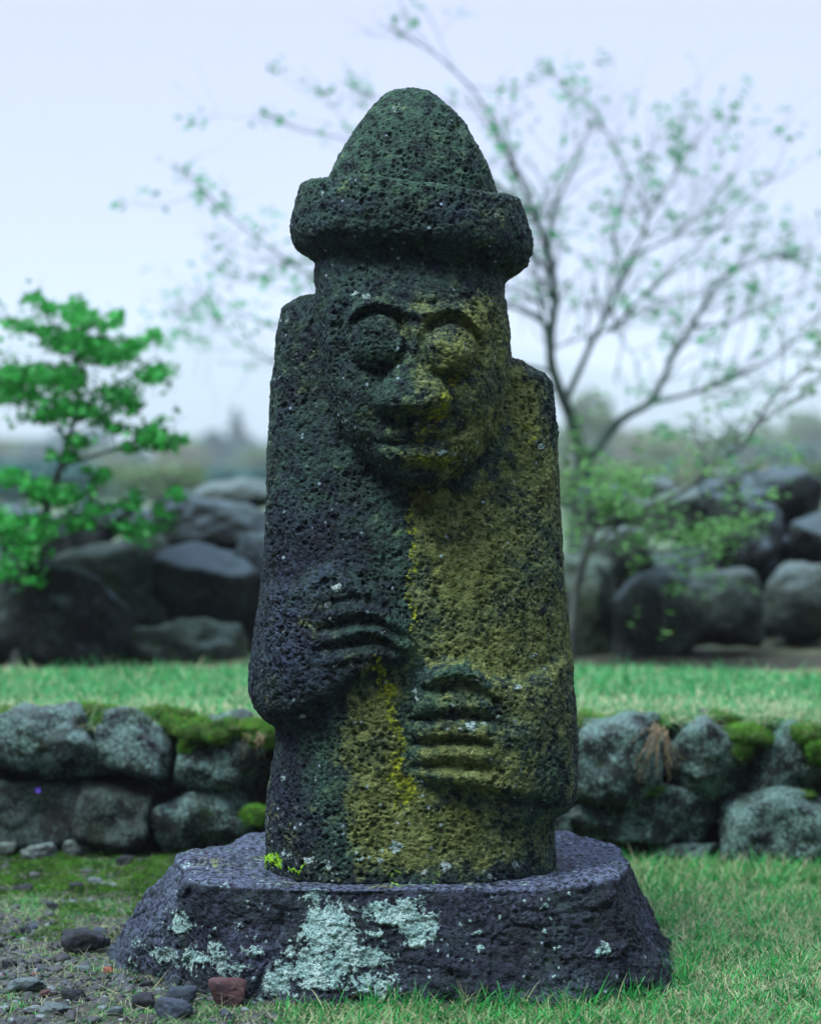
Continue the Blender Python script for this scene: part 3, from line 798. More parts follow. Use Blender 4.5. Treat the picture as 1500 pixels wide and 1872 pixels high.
WD = 6.34
wall = empty('stone_wall', (0, WD, 0), 'low dry-laid wall of lichened basalt stones along the edge of the upper lawn', 'wall')
stones = [ # cx, cy, w, h, material, square, tilt
    (75, 1356, 240, 118, 0, .5, -.05), (248, 1354, 138, 124, 0, .3, .25), (395, 1378, 165, 128, 0, .4, -.1), (487, 1412, 90, 150, 1, .5, 0),
    (55, 1482, 270, 150, 1, .5, .03), (212, 1502, 170, 156, 1, .3, .1), (288, 1432, 95, 60, 1, .3, .2), (376, 1500, 190, 126, 0, .35, -.25), (292, 1472, 60, 80, 1, .3, 0),
    (470, 1525, 100, 100, 1, .3, 0), (-110, 1360, 150, 120, 0, .4, 0), (-130, 1480, 130, 150, 1, .4, 0), (150, 1575, 130, 50, 1, .3, 0), (330, 1580, 100, 40, 1, .3, 0), (20, 1578, 120, 50, 1, .3, 0),
    (1120, 1388, 170, 146, 0, .4, -.05), (1288, 1389, 136, 150, 0, .35, .3), (1448, 1388, 165, 130, 0, .35, .05), (1222, 1418, 52, 52, 1, .2, 0), (1222, 1360, 60, 70, 1, .2, 0),
    (1298, 1474, 66, 56, 1, .3, .1), (1338, 1440, 50, 36, 1, .3, 0), (1197, 1494, 205, 112, 0, .35, .08), (1418, 1508, 205, 130, 0, .45, -.05), (1080, 1502, 96, 66, 0, .3, .5),
    (1240, 1568, 136, 48, 0, .3, 0), (1042, 1548, 90, 70, 1, .3, 0), (1370, 1374, 60, 60, 1, .3, 0), (1500, 1450, 60, 40, 1, .3, 0), (1540, 1510, 80, 120, 1, .3, 0), (1580, 1385, 120, 130, 0, .3, 0), (1640, 1500, 130, 120, 1, .3, 0),
    (1340, 1560, 90, 40, 1, .3, 0), (1130, 1560, 90, 40, 1, .3, 0), (1170, 1443, 90, 30, 1, .2, -.1), (1480, 1580, 120, 40, 1, .3, 0),
    (560, 1390, 110, 140, 0, .4, 0), (670, 1385, 130, 130, 0, .4, 0), (800, 1390, 150, 140, 0, .4, 0), (940, 1385, 150, 130, 0, .4, 0), (1020, 1400, 80, 120, 1, .4, 0),
    (570, 1510, 130, 130, 1, .4, 0), (710, 1515, 150, 120, 0, .4, 0), (860, 1515, 150, 120, 1, .4, 0), (985, 1510, 110, 120, 0, .4, 0)]
for i, (cx, cy, w_, h_, mt, sq, tl) in enumerate(stones):
    D = WD + random.uniform(-.02, .05) + (.09 if mt == 1 and w_ < 120 else 0)
    k = D / FP
    rock('stone', W(cx, cy, D), (w_ * k * 1.13, max(.16, min(w_, h_) * k * 1.1), h_ * k * 1.13), 100 + i, M_WALL if mt == 0 else M_WALLD, wall,
         sub=5 if w_ > 60 else 4, square=sq, tilt=tl, rough=.075, p=18, planes=15)

for i in range(46):     # small wedge stones deep in the joints
    k = (WD + .1) / FP
    rock('stone', W(random.uniform(-60, 1560), random.choice((1425, 1440, 1560, 1500, 1380)) + random.uniform(-16, 16), WD + random.uniform(.06, .1)), (random.uniform(50, 90) * k, .1, random.uniform(32, 60) * k), 700 + i, M_WALLD, wall, sub=4, rough=.07, p=14, tilt=random.uniform(-.5, .5))

# boulders: cx, cy, w, h, D, material, square, tilt, label
BG = 'boulders heaped behind the upper lawn'
bl = [
 (75, 1145, 340, 230, 8.65, 0, .2, .15, 'huge near-black boulder in the bottom left of the heap, on the grass edge'),
 (198, 1090, 230, 240, 9.0, 1, .7, .03, 'square greenish boulder with a flat top catching light'),
 (380, 1085, 196, 165, 8.95, 0, .2, .35, 'dark wedge boulder with pale bluish shoulder beside the statue sleeve'),
 (350, 1192, 215, 130, 8.6, 1, .1, .1, 'low rounded mossy boulder on the grass left of the statue'),
 (395, 968, 240, 105, 9.35, 0, .3, .08, 'long dark boulder lying across the top of the left heap'),
 (405, 912, 190, 62, 9.8, 2, .5, -.16, 'thin pale slab tilted on top of the left heap'),
 (45, 1010, 190, 170, 9.5, 0, .3, 0, 'dark boulder behind the leaves of the bright green sapling'),
 (490, 1110, 130, 300, 9.1, 0, .3, 0, 'dark upright boulder half hidden by the left side of the statue'),
 (345, 935, 60, 75, 9.6, 0, .3, .3, 'small dark boulder wedged under the pale tilted slab'),
 (175, 960, 150, 80, 9.9, 0, .3, -.1, 'dark low boulder behind the square greenish one'),
 (-60, 1080, 150, 250, 9.1, 0, .3, 0, 'dark boulder cut by the left edge of the photo'),
 (1073, 1125, 125, 220, 9.05, 1, .5, .04, 'tall upright boulder against the right side of the statue'),
 (1195, 1135, 190, 190, 9.0, 0, .3, .2, 'dark sloping boulder between the upright one and the pale-edged block'),
 (1318, 1105, 145, 165, 8.95, 2, .8, .04, 'blocky boulder with a pale straight edge right of the statue'),
 (1128, 1010, 130, 110, 9.4, 2, .4, .2, 'pale-topped boulder under the low sprays of the shrub'),
 (1235, 940, 100, 85, 9.8, 2, .5, -.2, 'small light grey angular boulder high in the right heap'),
 (1362, 985, 125, 150, 9.6, 0, .4, .05, 'dark flat-topped boulder above the pale-edged block'),
 (1430, 918, 170, 130, 9.9, 0, .1, .1, 'round dark boulder on the crest of the right heap'),
 (1462, 1108, 165, 150, 9.3, 2, .15, -.1, 'rounded green-grey boulder resting on bare earth at the right'),
 (1508, 990, 125, 105, 9.7, 0, .2, 0, 'bluish boulder cut by the right edge of the photo'),
 (1298, 925, 90, 110, 10.1, 0, .3, 0, 'black boulder in the shade behind the light angular one'),
 (1198, 893, 60, 46, 10.2, 2, .2, 0, 'little pinkish boulder on the heap beside the shrub stem'),
 (1245, 1035, 150, 110, 9.7, 0, .2, 0, 'dark boulder behind the yellow-green sprays'),
 (1430, 1030, 120, 110, 10.2, 0, .2, 0, 'black boulder in the deep gap of the right heap'),
 (1340, 870, 90, 60, 10.6, 2, .2, 0, 'low grey boulder far back on the crest behind the dark limb'),
 (255, 1150, 110, 170, 9.5, 0, .3, 0, 'black boulder in the gap between the square and the wedge boulders'),
 (280, 1010, 120, 150, 9.8, 0, .3, 0, 'black boulder low behind the joint of the square and wedge boulders'),
 (450, 1030, 120, 140, 9.7, 0, .3, 0, 'dark boulder beside the statue under the long top boulder'),
 (1100, 935, 120, 90, 9.9, 0, .3, 0, 'dark boulder at the foot of the bare trunk behind the pale-topped one'),
 (1150, 1060, 150, 120, 9.8, 0, .3, 0, 'black boulder behind the upright and sloping boulders'),
 (1390, 1100, 90, 170, 9.8, 0, .3, 0, 'black boulder in the gap right of the pale-edged block'),
 (1300, 1010, 130, 110, 9.9, 0, .3, 0, 'black boulder above the pale-edged block, left of the flat-topped one'),
 (1495, 1060, 100, 100, 10.0, 0, .3, 0, 'black boulder at the right edge above the rounded green-grey one'),
 (1160, 945, 110, 80, 10.1, 2, .3, .1, 'grey boulder on the crest beside the light angular one'),
 (640, 1080, 210, 280, 9.4, 0, .3, 0, None), (820, 1060, 230, 300, 9.4, 1, .3, 0, None), (970, 1090, 170, 250, 9.4, 0, .3, 0, None),
 (1590, 1090, 140, 190, 9.4, 0, .3, 0, None)]
for i, (cx, cy, w_, h_, D, mt, sq, tl, lb) in enumerate(bl):
    if lb is None: continue
    k = D / FP; c = W(cx, cy, D)
    hh = h_ * k
    rock('boulder', c, (w_ * k * 1.05, max(.32, .8 * min(w_, h_) * k + .1), hh * 1.05), 300 + i, (M_BOUL, M_BOULG, M_BOULL)[mt],
         sub=5, square=sq, tilt=tl, rough=.06, p=18, planes=14, props=dict(label=lb, category='boulder', group=BG))

# ================================================================== GROUND
def ground_h(x, y):
    h = .012 * np.sin(x * 3.1 + 1) * np.cos(y * 2.3) + .02 * sstep(5.9, 6.2, y) * (x < -.3)
    return h - .0
def terr_h(x, y):
    return .402 + .008 * np.sin(x * 2.2 + y) - .03 * sstep(7.9, 8.4, y)

def grid_mesh(name, xs, ys, hf, mat, nz=.006, nf=30, **props):
    X, Y = np.meshgrid(xs, ys, indexing='ij')
    Z = hf(X, Y)
    P = np.stack([X.ravel(), Y.ravel(), Z.ravel()], 1)
    near = (P[:, 1] < 11)
    P[:, 2] += nz * fbm(P * np.array([nf, nf, 0]), 5, 3) * near
    nx, ny = len(xs), len(ys)
    i = np.arange(nx * ny).reshape(nx, ny)
    q = np.stack([i[:-1, :-1], i[1:, :-1], i[1:, 1:], i[:-1, 1:]], -1).reshape(-1, 4)
    me = mesh_np(name, P, q.ravel(), np.full(len(q), 4))
    return link(name, me, mat, None, **props)

# soil / litter material
m, nt, b, out = nm('ground_soil'); t = NT(nt); v = t.obj()
n1 = t.noise(v, 5, 5, .6); n2 = t.noise(v, 45, 5, .7); n3 = t.noise(v, 160, 4, .7)
c = t.mix(t.ramp(n2, .35, .65), (.016, .017, .017), (.055, .052, .042))
sx = t.n('ShaderNodeSeparateXYZ'); t.l(v, sx.inputs[0])
gm = t.ramp(t.math('ADD', sx.outputs[0], t.math('MULTIPLY', t.math('SUBTRACT', n1, .5), .5)), -.25, .15)
c = t.mix(gm, c, t.mix(t.ramp(n2, .4, .6), (.020, .045, .014), (.10, .10, .05)))
c = t.mix(t.math('MULTIPLY', t.ramp(n1, .48, .66), .45), c, (.035, .085, .015))
c = t.mix(t.ramp(n3, .62, .72), c, (.20, .19, .12))
c = t.mix(t.ramp(sx.outputs[1], 12., 30.), c, t.mix(n1, (.05, .11, .05), (.10, .15, .07)))
t.l(c, b.inputs['Base Color']); b.inputs['Roughness'].default_value = .8
t.l(t.bump(t.math('ADD', n3, n2), .9, .008), b.inputs['Normal'])
M_SOIL = m
def axis(lo, hi, step, far_lo, far_hi, nfar=14):
    a = np.arange(lo, hi + step / 2, step)
    l = lo - np.geomspace(step * 4, lo - far_lo, nfar)[::-1] if far_lo < lo else []
    r = hi + np.geomspace(step * 4, far_hi - hi, nfar) if far_hi > hi else []
    return np.concatenate([l, a, r])
grid_mesh('ground', axis(-1.3, 1.3, .012, -1400, 1400), axis(4.2, 6.5, .012, -30, 3200), ground_h, M_SOIL, .010, 28, kind='structure')

# upper terrace with its earth bank behind the stones
m, nt, b, out = nm('terrace_soil'); t = NT(nt); v = t.obj()
n1 = t.noise(v, 3, 5, .6); n2 = t.noise(v, 30, 5, .7)
c = t.mix(t.ramp(n2, .35, .65), (.06, .10, .03), (.15, .15, .07))
c = t.mix(t.ramp(n1, .5, .7), c, (.10, .075, .045))
sx = t.n('ShaderNodeSeparateXYZ'); t.l(v, sx.inputs[0])
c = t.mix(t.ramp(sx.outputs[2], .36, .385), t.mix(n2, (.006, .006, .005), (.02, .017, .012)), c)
c = t.mix(t.ramp(sx.outputs[1], 8.9, 9.4), c, (.03, .045, .02))
t.l(c, b.inputs['Base Color']); b.inputs['Roughness'].default_value = .9
t.l(t.bump(n2, .8, .01), b.inputs['Normal']); M_TERR = m
xs = np.arange(-3.2, 3.2, .02)
prof = [(6.47, -.05), (6.47, .10), (6.46, .22), (6.45, .33), (6.46, .375)] + [(y, None) for y in np.concatenate([np.arange(6.48, 9, .03), np.arange(9, 11.5, .2)])] + [(12.5, .25), (14, -.02), (14.2, -.1)]
P = []
for x in xs:
    for (y, z) in prof:
        P.append((x, y + .02 * math.sin(x * 9), terr_h(x, y) if z is None else z))
P = np.array(P, float)
P[:, 2] += .012 * fbm(P * np.array([9, 9, 0]), 3, 3)
i = np.arange(len(P)).reshape(len(xs), len(prof))
q = np.stack([i[:-1, :-1], i[1:, :-1], i[1:, 1:], i[:-1, 1:]], -1).reshape(-1, 4)
link('terrace', mesh_np('terrace', P, q.ravel(), np.full(len(q), 4)), M_TERR, None, kind='structure')

# distant hill fading into the mist
xs = np.linspace(-420, 420, 60); rows = []
for k, yy in enumerate((330, 350, 380, 430)):
    for x in xs:
        zz = (-1, 1, 1, .5)[k] * (0 if k == 0 else 1) * (16 + 10 * math.exp(-((x + 70) / 90) ** 2) + 3 * math.sin(x / 31.) + 2 * math.sin(x / 13.))
        rows.append((x, yy, zz * (0, .75, 1, .4)[k] if k else -1))
rows = np.array(rows, float); i = np.arange(len(rows)).reshape(4, 60)
q = np.stack([i[:-1, :-1], i[:-1, 1:], i[1:, 1:], i[1:, :-1]], -1).reshape(-1, 4)
rows *= np.array([3.2, 5.5, 5.0])
link('hills', mesh_np('hills', rows, q.ravel(), np.full(len(q), 4)), plain_material('hill_green', (.05, .09, .07), (.08, .12, .10), .012, .9, .5, .1), None, kind='structure')

# ================================================================== BLADES
def blades(P, up, hgt, wid, bend, rnd, dry, lean=.5, seed=0, segs=3):
    r_ = np.random.default_rng(seed); n = len(P)
    up = up / np.linalg.norm(up, axis=1)[:, None]
    a = r_.uniform(0, 2 * np.pi, n)
    out = np.stack([np.cos(a), np.sin(a), np.zeros(n)], 1)
    out -= up * np.sum(out * up, 1)[:, None]; out /= np.linalg.norm(out, axis=1)[:, None] + 1e-9
    side = np.cross(up, out)
    tw = r_.uniform(-.6, .6, n)[:, None]
    side = side * np.cos(tw) + out * np.sin(tw)
    ln = r_.uniform(0, lean, n)
    V = np.empty((n, 2 * segs + 1, 3))
    for k in range(segs + 1):
        t = k / segs
        c = P + up * (hgt * t * (1 - .35 * bend * t))[:, None] + out * (hgt * (ln * t + bend * t * t))[:, None]
        wd = wid * (1 - t ** 1.6) * .5
        if k < segs:
            V[:, 2 * k] = c - side * wd[:, None]; V[:, 2 * k + 1] = c + side * wd[:, None]
        else: V[:, 2 * k] = c
    base = (np.arange(n) * (2 * segs + 1))[:, None]
    pat = []
    for k in range(segs - 1): pat += [2 * k, 2 * k + 1, 2 * k + 3, 2 * k + 2]
    pat += [2 * segs - 2, 2 * segs - 1, 2 * segs]
    flat = (base + np.array(pat)[None]).ravel()
    tot = np.tile([4] * (segs - 1) + [3], n)
    m = 2 * segs + 1
    return V.reshape(-1, 3), flat, tot, np.repeat(rnd, m), np.repeat(dry, m)

def join(parts):
    Vs, Fs, Ts, Rs, Ds = [], [], [], [], []; o = 0
    for V, f, t_, r, d in parts:
        Vs.append(V); Fs.append(f + o); Ts.append(t_); Rs.append(r); Ds.append(d); o += len(V)
    return np.concatenate(Vs), np.concatenate(Fs), np.concatenate(Ts), np.concatenate(Rs), np.concatenate(Ds)

def stuff(name, parts, mat, **props):
    V, f, t_, r, d = join(parts)
    return link(name, mesh_np(name, V, f, t_, attrs=dict(rnd=r, dry=d)), mat, None, **props)

M_GRASS = leaf_material('grass_blade', (.004, .14, .024), (.040, .44, .085), (.46, .46, .27), .4, .45)
M_GRASS2 = leaf_material('upper_grass_blade', (.012, .20, .05), (.12, .50, .17), (.50, .52, .32), .4, .5)
M_MOSS = leaf_material('moss_fuzz', (.010, .055, .004), (.11, .34, .02), (.20, .17, .06), .3, .8)

UPV = np.array([0., 0, 1])
def in_base(x, y):
    pts = [(-.665, 4.99), (-.36, 4.66), (-.05, 4.655), (.33, 4.64), (.53, 4.72), (.60, 4.96), (.60, 5.24), (.50, 5.50), (.1, 5.55), (-.42, 5.53), (-.60, 5.36), (-.70, 5.18)]
    return poly_sd(x, y, pts)
def scatter(n, x0, x1, y0, y1, hf, dens=None, seed=0):
    r_ = np.random.default_rng(seed)
    x = r_.uniform(x0, x1, n); y = r_.uniform(y0, y1, n)
    keep = in_base(x, y) > .004
    if dens is not None: keep &= r_.uniform(0, 1, n) < dens(x, y)
    x, y = x[keep], y[keep]
    return np.stack([x, y, hf(x, y)], 1)
def gmask(x, y):       # where the lawn is: right side and the strip before the slab
    P = np.stack([x, y, 0 * x], 1)
    nz = .10 * fbm(P * 9, 61, 3)
    lx = np.interp(y, [4.2, 4.60, 4.75, 4.9], [-.36, -.28, .0, .5])
    return sstep(-.06, .10, x - lx + nz)
def clump(P, f, s): return fbm(P * np.array([f, f, 0]), s, 3)

parts = []
def lawn(n, hmin, hmax, wmin, wmax, x0, x1, y0, y1, hf, dens, seed, dryp, bend=(.2, .9), lean=.9):
    P = scatter(n, x0, x1, y0, y1, hf, dens, seed)
    r_ = np.random.default_rng(seed + 1); n = len(P)
    h = r_.uniform(hmin, hmax, n) * (1 + .35 * clump(P, 9, seed))
    rnd = np.clip(r_.uniform(0, 1, n) * .8 + .6 * clump(P, 11, seed + 2), 0, 1)
    if seed == 600: dryp = .12 + .35 * sstep(7.1, 6.6, P[:, 1])
    dry = (r_.uniform(0, 1, n) < dryp + .22 * clump(P, 12, seed + 5)).astype(float) * r_.uniform(.6, 1, n)
    return blades(P, np.tile(UPV, (n, 1)) + r_.normal(size=(n, 3)) * .25, h, r_.uniform(wmin, wmax, n), r_.uniform(*bend, n), rnd, dry, lean, seed + 3)
parts.append(lawn(42000, .014, .036, .0026, .0052, -.45, 1.25, 4.3, 6.32, ground_h, gmask, 500, .30))
parts.append(lawn(30000, .012, .028, .0016, .0030, -.45, 1.25, 4.3, 6.32, ground_h, gmask, 510, .85, (.5, 1.6), 1.6))
parts.append(lawn(1500, .04, .075, .0026, .0042, -.3, 1.25, 4.3, 6.32, ground_h, gmask, 520, .12, (.2, .7), .5))
# longer tufts against the slab and along the wall foot
P = scatter(60000, -.35, .75, 4.50, 5.1, ground_h, lambda x, y: (in_base(x, y) < .05) * (in_base(x, y) > 0) * gmask(x, y) * sstep(.0, .25, vnoise(np.stack([x * 14, y * 14, 0 * x], 1), 4) + .15) * .18, 530)
r_ = np.random.default_rng(5); n = len(P)
parts.append(blades(P, np.tile(UPV, (n, 1)) + r_.normal(size=(n, 3)) * .2, r_.uniform(.03, .075, n), r_.uniform(.0024, .004, n), r_.uniform(.1, .8, n), r_.uniform(0, 1, n), (r_.uniform(0, 1, n) < .15) * .8, .7, 6))
P = scatter(1300, .35, 1.25, 5.95, 6.25, ground_h, None, 540); n = len(P)
parts.append(blades(P, np.tile(UPV, (n, 1)) + r_.normal(size=(n, 3)) * .2, r_.uniform(.03, .075, n), r_.uniform(.003, .005, n), r_.uniform(.2, .9, n), r_.uniform(.2, 1, n), (r_.uniform(0, 1, n) < .3) * .9, .7, 7))
stuff('lawn_grass', parts, M_GRASS, kind='stuff', label='short green grass with straw blades in front and right of the slab')

parts = []
def tmask(x, y):
    far = np.interp(x, [-1.8, .9, 1.15, 1.8], [7.85, 7.85, 7.75, 7.6])
    return sstep(.1, -.1, y - far) * .99
parts.append(lawn(38000, .018, .042, .005, .010, -1.75, 1.75, 6.46, 8.3, terr_h, tmask, 600, .16))
parts.append(lawn(26000, .012, .03, .002, .004, -1.75, 1.75, 6.42, 8.3, terr_h, tmask, 610, .8, (.4, 1.4), 1.4))
parts.append(lawn(3200, .045, .085, .004, .007, -1.8, 1.8, 6.7, 8.3, terr_h, lambda x, y: tmask(x, y) * sstep(6.6, 7.6, y), 620, .12, (.1, .6), .4))
P = scatter(9000, -1.75, 1.75, 6.33, 6.47, lambda x, y: terr_h(x, y) + .004 - .15 * (6.44 - y) * (y < 6.44), None, 640); n = len(P)
P = P[fbm(P * np.array([7, 0, 0]) + .5, 12, 3) > -.12]; n = len(P)
parts.append(blades(P, np.tile(UPV, (n, 1)) * .6 + np.array([0, -.5, 0]) + r_.normal(size=(n, 3)) * .3, r_.uniform(.015, .05, n), r_.uniform(.002, .004, n), r_.uniform(.6, 1.6, n), r_.uniform(0, .7, n), (r_.uniform(0, 1, n) < .5) * .9, .7, 61))
stuff('terrace_grass', parts, M_GRASS2, kind='stuff', label='pale green grass on the upper level behind the wall')

# sparse weeds among the gravel on the left
parts = []
def lmask(x, y):
    P = np.stack([x, y, 0 * x], 1)
    return (1 - gmask(x, y)) * sstep(-.05, .3, fbm(P * 7, 91, 4)) * .9 + .10
parts.append(lawn(60000, .006, .017, .0014, .0028, -1.25, .1, 4.3, 6.2, ground_h, lmask, 700, .35, (.3, 1.2), 1.0))
parts.append(lawn(14000, .010, .028, .0010, .0018, -1.25, .1, 4.3, 6.2, ground_h, lambda x, y: (1 - gmask(x, y)) * .6, 710, .95, (.8, 2.), 2.2))
stuff('weeds', parts, M_GRASS, kind='stuff', label='thin weeds and straw scattered over the gravel')

# moss: ground band near the wall on the left, cushions over the wall top
parts = []
def moss_density(x, y):
    P = np.stack([x, y, 0 * x], 1)
    band = np.exp(-((y - 6.02) / .17) ** 2) * (x < -.35)
    return np.clip(band * 1.3 + .5 * sstep(.1, .4, fbm(P * 6, 191, 3)) * (x < -.4) * (y > 5.3), 0, 1) * (1 - gmask(x, y))
P = scatter(110000, -1.35, -.3, 5.0, 6.28, ground_h, moss_density, 720); n = len(P)
P[:, 2] += .016 * np.clip(fbm(P * np.array([16, 16, 0]), 41, 3) + .4, 0, 1)
parts.append(blades(P, np.tile(UPV, (n, 1)) + r_.normal(size=(n, 3)) * .45, r_.uniform(.005, .012, n), r_.uniform(.002, .004, n), r_.uniform(.1, .5, n),
                    np.clip(r_.uniform(0, 1, n) * .7 + .5 * clump(P, 20, 8), 0, 1), (r_.uniform(0, 1, n) < .06) * .7, .4, 8, 2))
def cushion(px, py, D, sx, sy, sz, n, seed):
    c = W(px, py, D)
    S, Fc = rock_shape((sx, sy, sz), seed, sub=4, planes=5, p=4, rough=.10)
    tri = S[Fc]; nr = np.cross(tri[:, 1] - tri[:, 0], tri[:, 2] - tri[:, 0]); ar = np.linalg.norm(nr, axis=1)
    rr = np.random.default_rng(seed)
    k = rr.choice(len(Fc), n, p=ar / ar.sum()); bw = rr.dirichlet((1, 1, 1), n)
    Q = (tri[k] * bw[:, :, None]).sum(1) + c; up = nr[k] / ar[k][:, None] + UPV * .5
    cl = np.clip(rr.uniform(0, 1, n) * .6 + .6 * fbm(Q * 18, seed, 2) + .1, 0, 1)
    parts.append(blades(Q, up + rr.normal(size=(n, 3)) * .4, rr.uniform(.006, .016, n), rr.uniform(.002, .004, n), rr.uniform(.2, .8, n), cl, (rr.uniform(0, 1, n) < .10) * .8, .6, seed, 2))
    body = (S * .97 + c, Fc.ravel(), np.full(len(Fc), 3), np.full(len(S), .1), np.full(len(S), .15))
    parts.append(body)
for k, (px, py, D, sx, sy, sz, n) in enumerate([
    (345, 1325, 6.36, .17, .2, .045, 3000), (385, 1338, 6.30, .20, .16, .05, 3600), (350, 1362, 6.29, .07, .08, .07, 1200), (450, 1332, 6.32, .16, .18, .045, 2600), (478, 1352, 6.28, .08, .10, .07, 1200),
    (192, 1318, 6.36, .06, .12, .05, 900), (205, 1345, 6.31, .03, .06, .06, 500), (300, 1306, 6.42, .18, .12, .03, 1400), (470, 1490, 6.28, .09, .06, .05, 1200), (440, 1560, 6.25, .10, .06, .03, 900),
    (1362, 1340, 6.33, .13, .16, .06, 2800), (1355, 1372, 6.29, .09, .09, .08, 1500), (1478, 1345, 6.33, .11, .16, .07, 2200), (1490, 1375, 6.29, .08, .10, .07, 1400), (1400, 1322, 6.40, .26, .12, .03, 2200),
    (1090, 1318, 6.38, .16, .14, .035, 1600), (1215, 1318, 6.38, .10, .12, .03, 1000), (1300, 1312, 6.42, .2, .12, .025, 1200), (1440, 1452, 6.30, .16, .06, .025, 900), (1180, 1446, 6.30, .12, .06, .02, 700), (90, 1300, 6.44, .5, .12, .025, 1800)]):
    cushion(px, py, D, sx, sy, sz, n, 900 + k)
stuff('moss', parts, M_MOSS, kind='stuff', label='bright green moss on the ground by the wall and over the wall top')

# ================================================================== GRAVEL
def gravel():
    n = 15000
    r_ = np.random.default_rng(77)
    x = r_.uniform(-1.2, .05, n); y = r_.uniform(4.3, 6.2, n)
    P0 = np.stack([x, y, 0 * x], 1)
    dens = (1 - gmask(x, y)) * (.25 + .75 * sstep(-.25, .2, fbm(P0 * 4, 31, 3))) * (in_base(x, y) > .0) * (1 - .75 * sstep(5.75, 6.0, y))
    k = r_.uniform(0, 1, n) < dens
    x, y = x[k], y[k]; n = len(x)
    S, Fc = ico(2); m = len(S)
    sz = np.exp(r_.normal(math.log(.0054), .5, n)).clip(.003, .022)
    sc3 = sz[:, None] * r_.uniform(.55, 1.25, (n, 3)) * np.array([1, 1, .55])
    a = r_.uniform(0, 6.28, n); ca, sa = np.cos(a), np.sin(a)
    shp = 1 + .32 * fbm(np.repeat(r_.uniform(0, 99, (n, 3)), m, 0) + np.tile(S * 1.3, (n, 1)), 5, 2).reshape(n, m) * 1.6
    V = S[None] * shp[:, :, None] * sc3[:, None, :]
    X = V[:, :, 0] * ca[:, None] - V[:, :, 1] * sa[:, None]; Y = V[:, :, 0] * sa[:, None] + V[:, :, 1] * ca[:, None]
    V = np.stack([X + x[:, None], Y + y[:, None], V[:, :, 2] + (ground_h(x, y) + sz * .25)[:, None]], -1)
    F = (Fc[None] + (np.arange(n) * m)[:, None, None]).reshape(-1, 3)
    rn = np.repeat(r_.uniform(0, 1, n), m)
    mt, nt, b, out = nm('gravel_stone'); t = NT(nt); v = t.obj(); nn = t.noise(v, 240, 3, .7)
    c = t.mix(t.ramp(t.attr('rnd'), .1, .9), (.008, .009, .012), (.055, .062, .072))
    c = t.mix(t.ramp(t.attr('rnd'), .985, .99), c, (.17, .06, .045))
    c = t.mix(t.ramp(t.attr('rnd'), .90, .91), c, t.mix(t.ramp(t.attr('rnd'), .985, .99), (.17, .21, .23), (.15, .06, .045)))
    c = t.mix(t.ramp(nn, .4, .7), c, (.03, .033, .035))
    t.l(c, b.inputs['Base Color']); b.inputs['Roughness'].default_value = .6
    t.l(t.bump(nn, .8, .002), b.inputs['Normal'])
    link('gravel', mesh_np('gravel', V.reshape(-1, 3), F.ravel(), np.full(len(F), 3), attrs=dict(rnd=rn)), mt, None, kind='stuff', label='loose dark volcanic gravel beside the slab')
gravel()

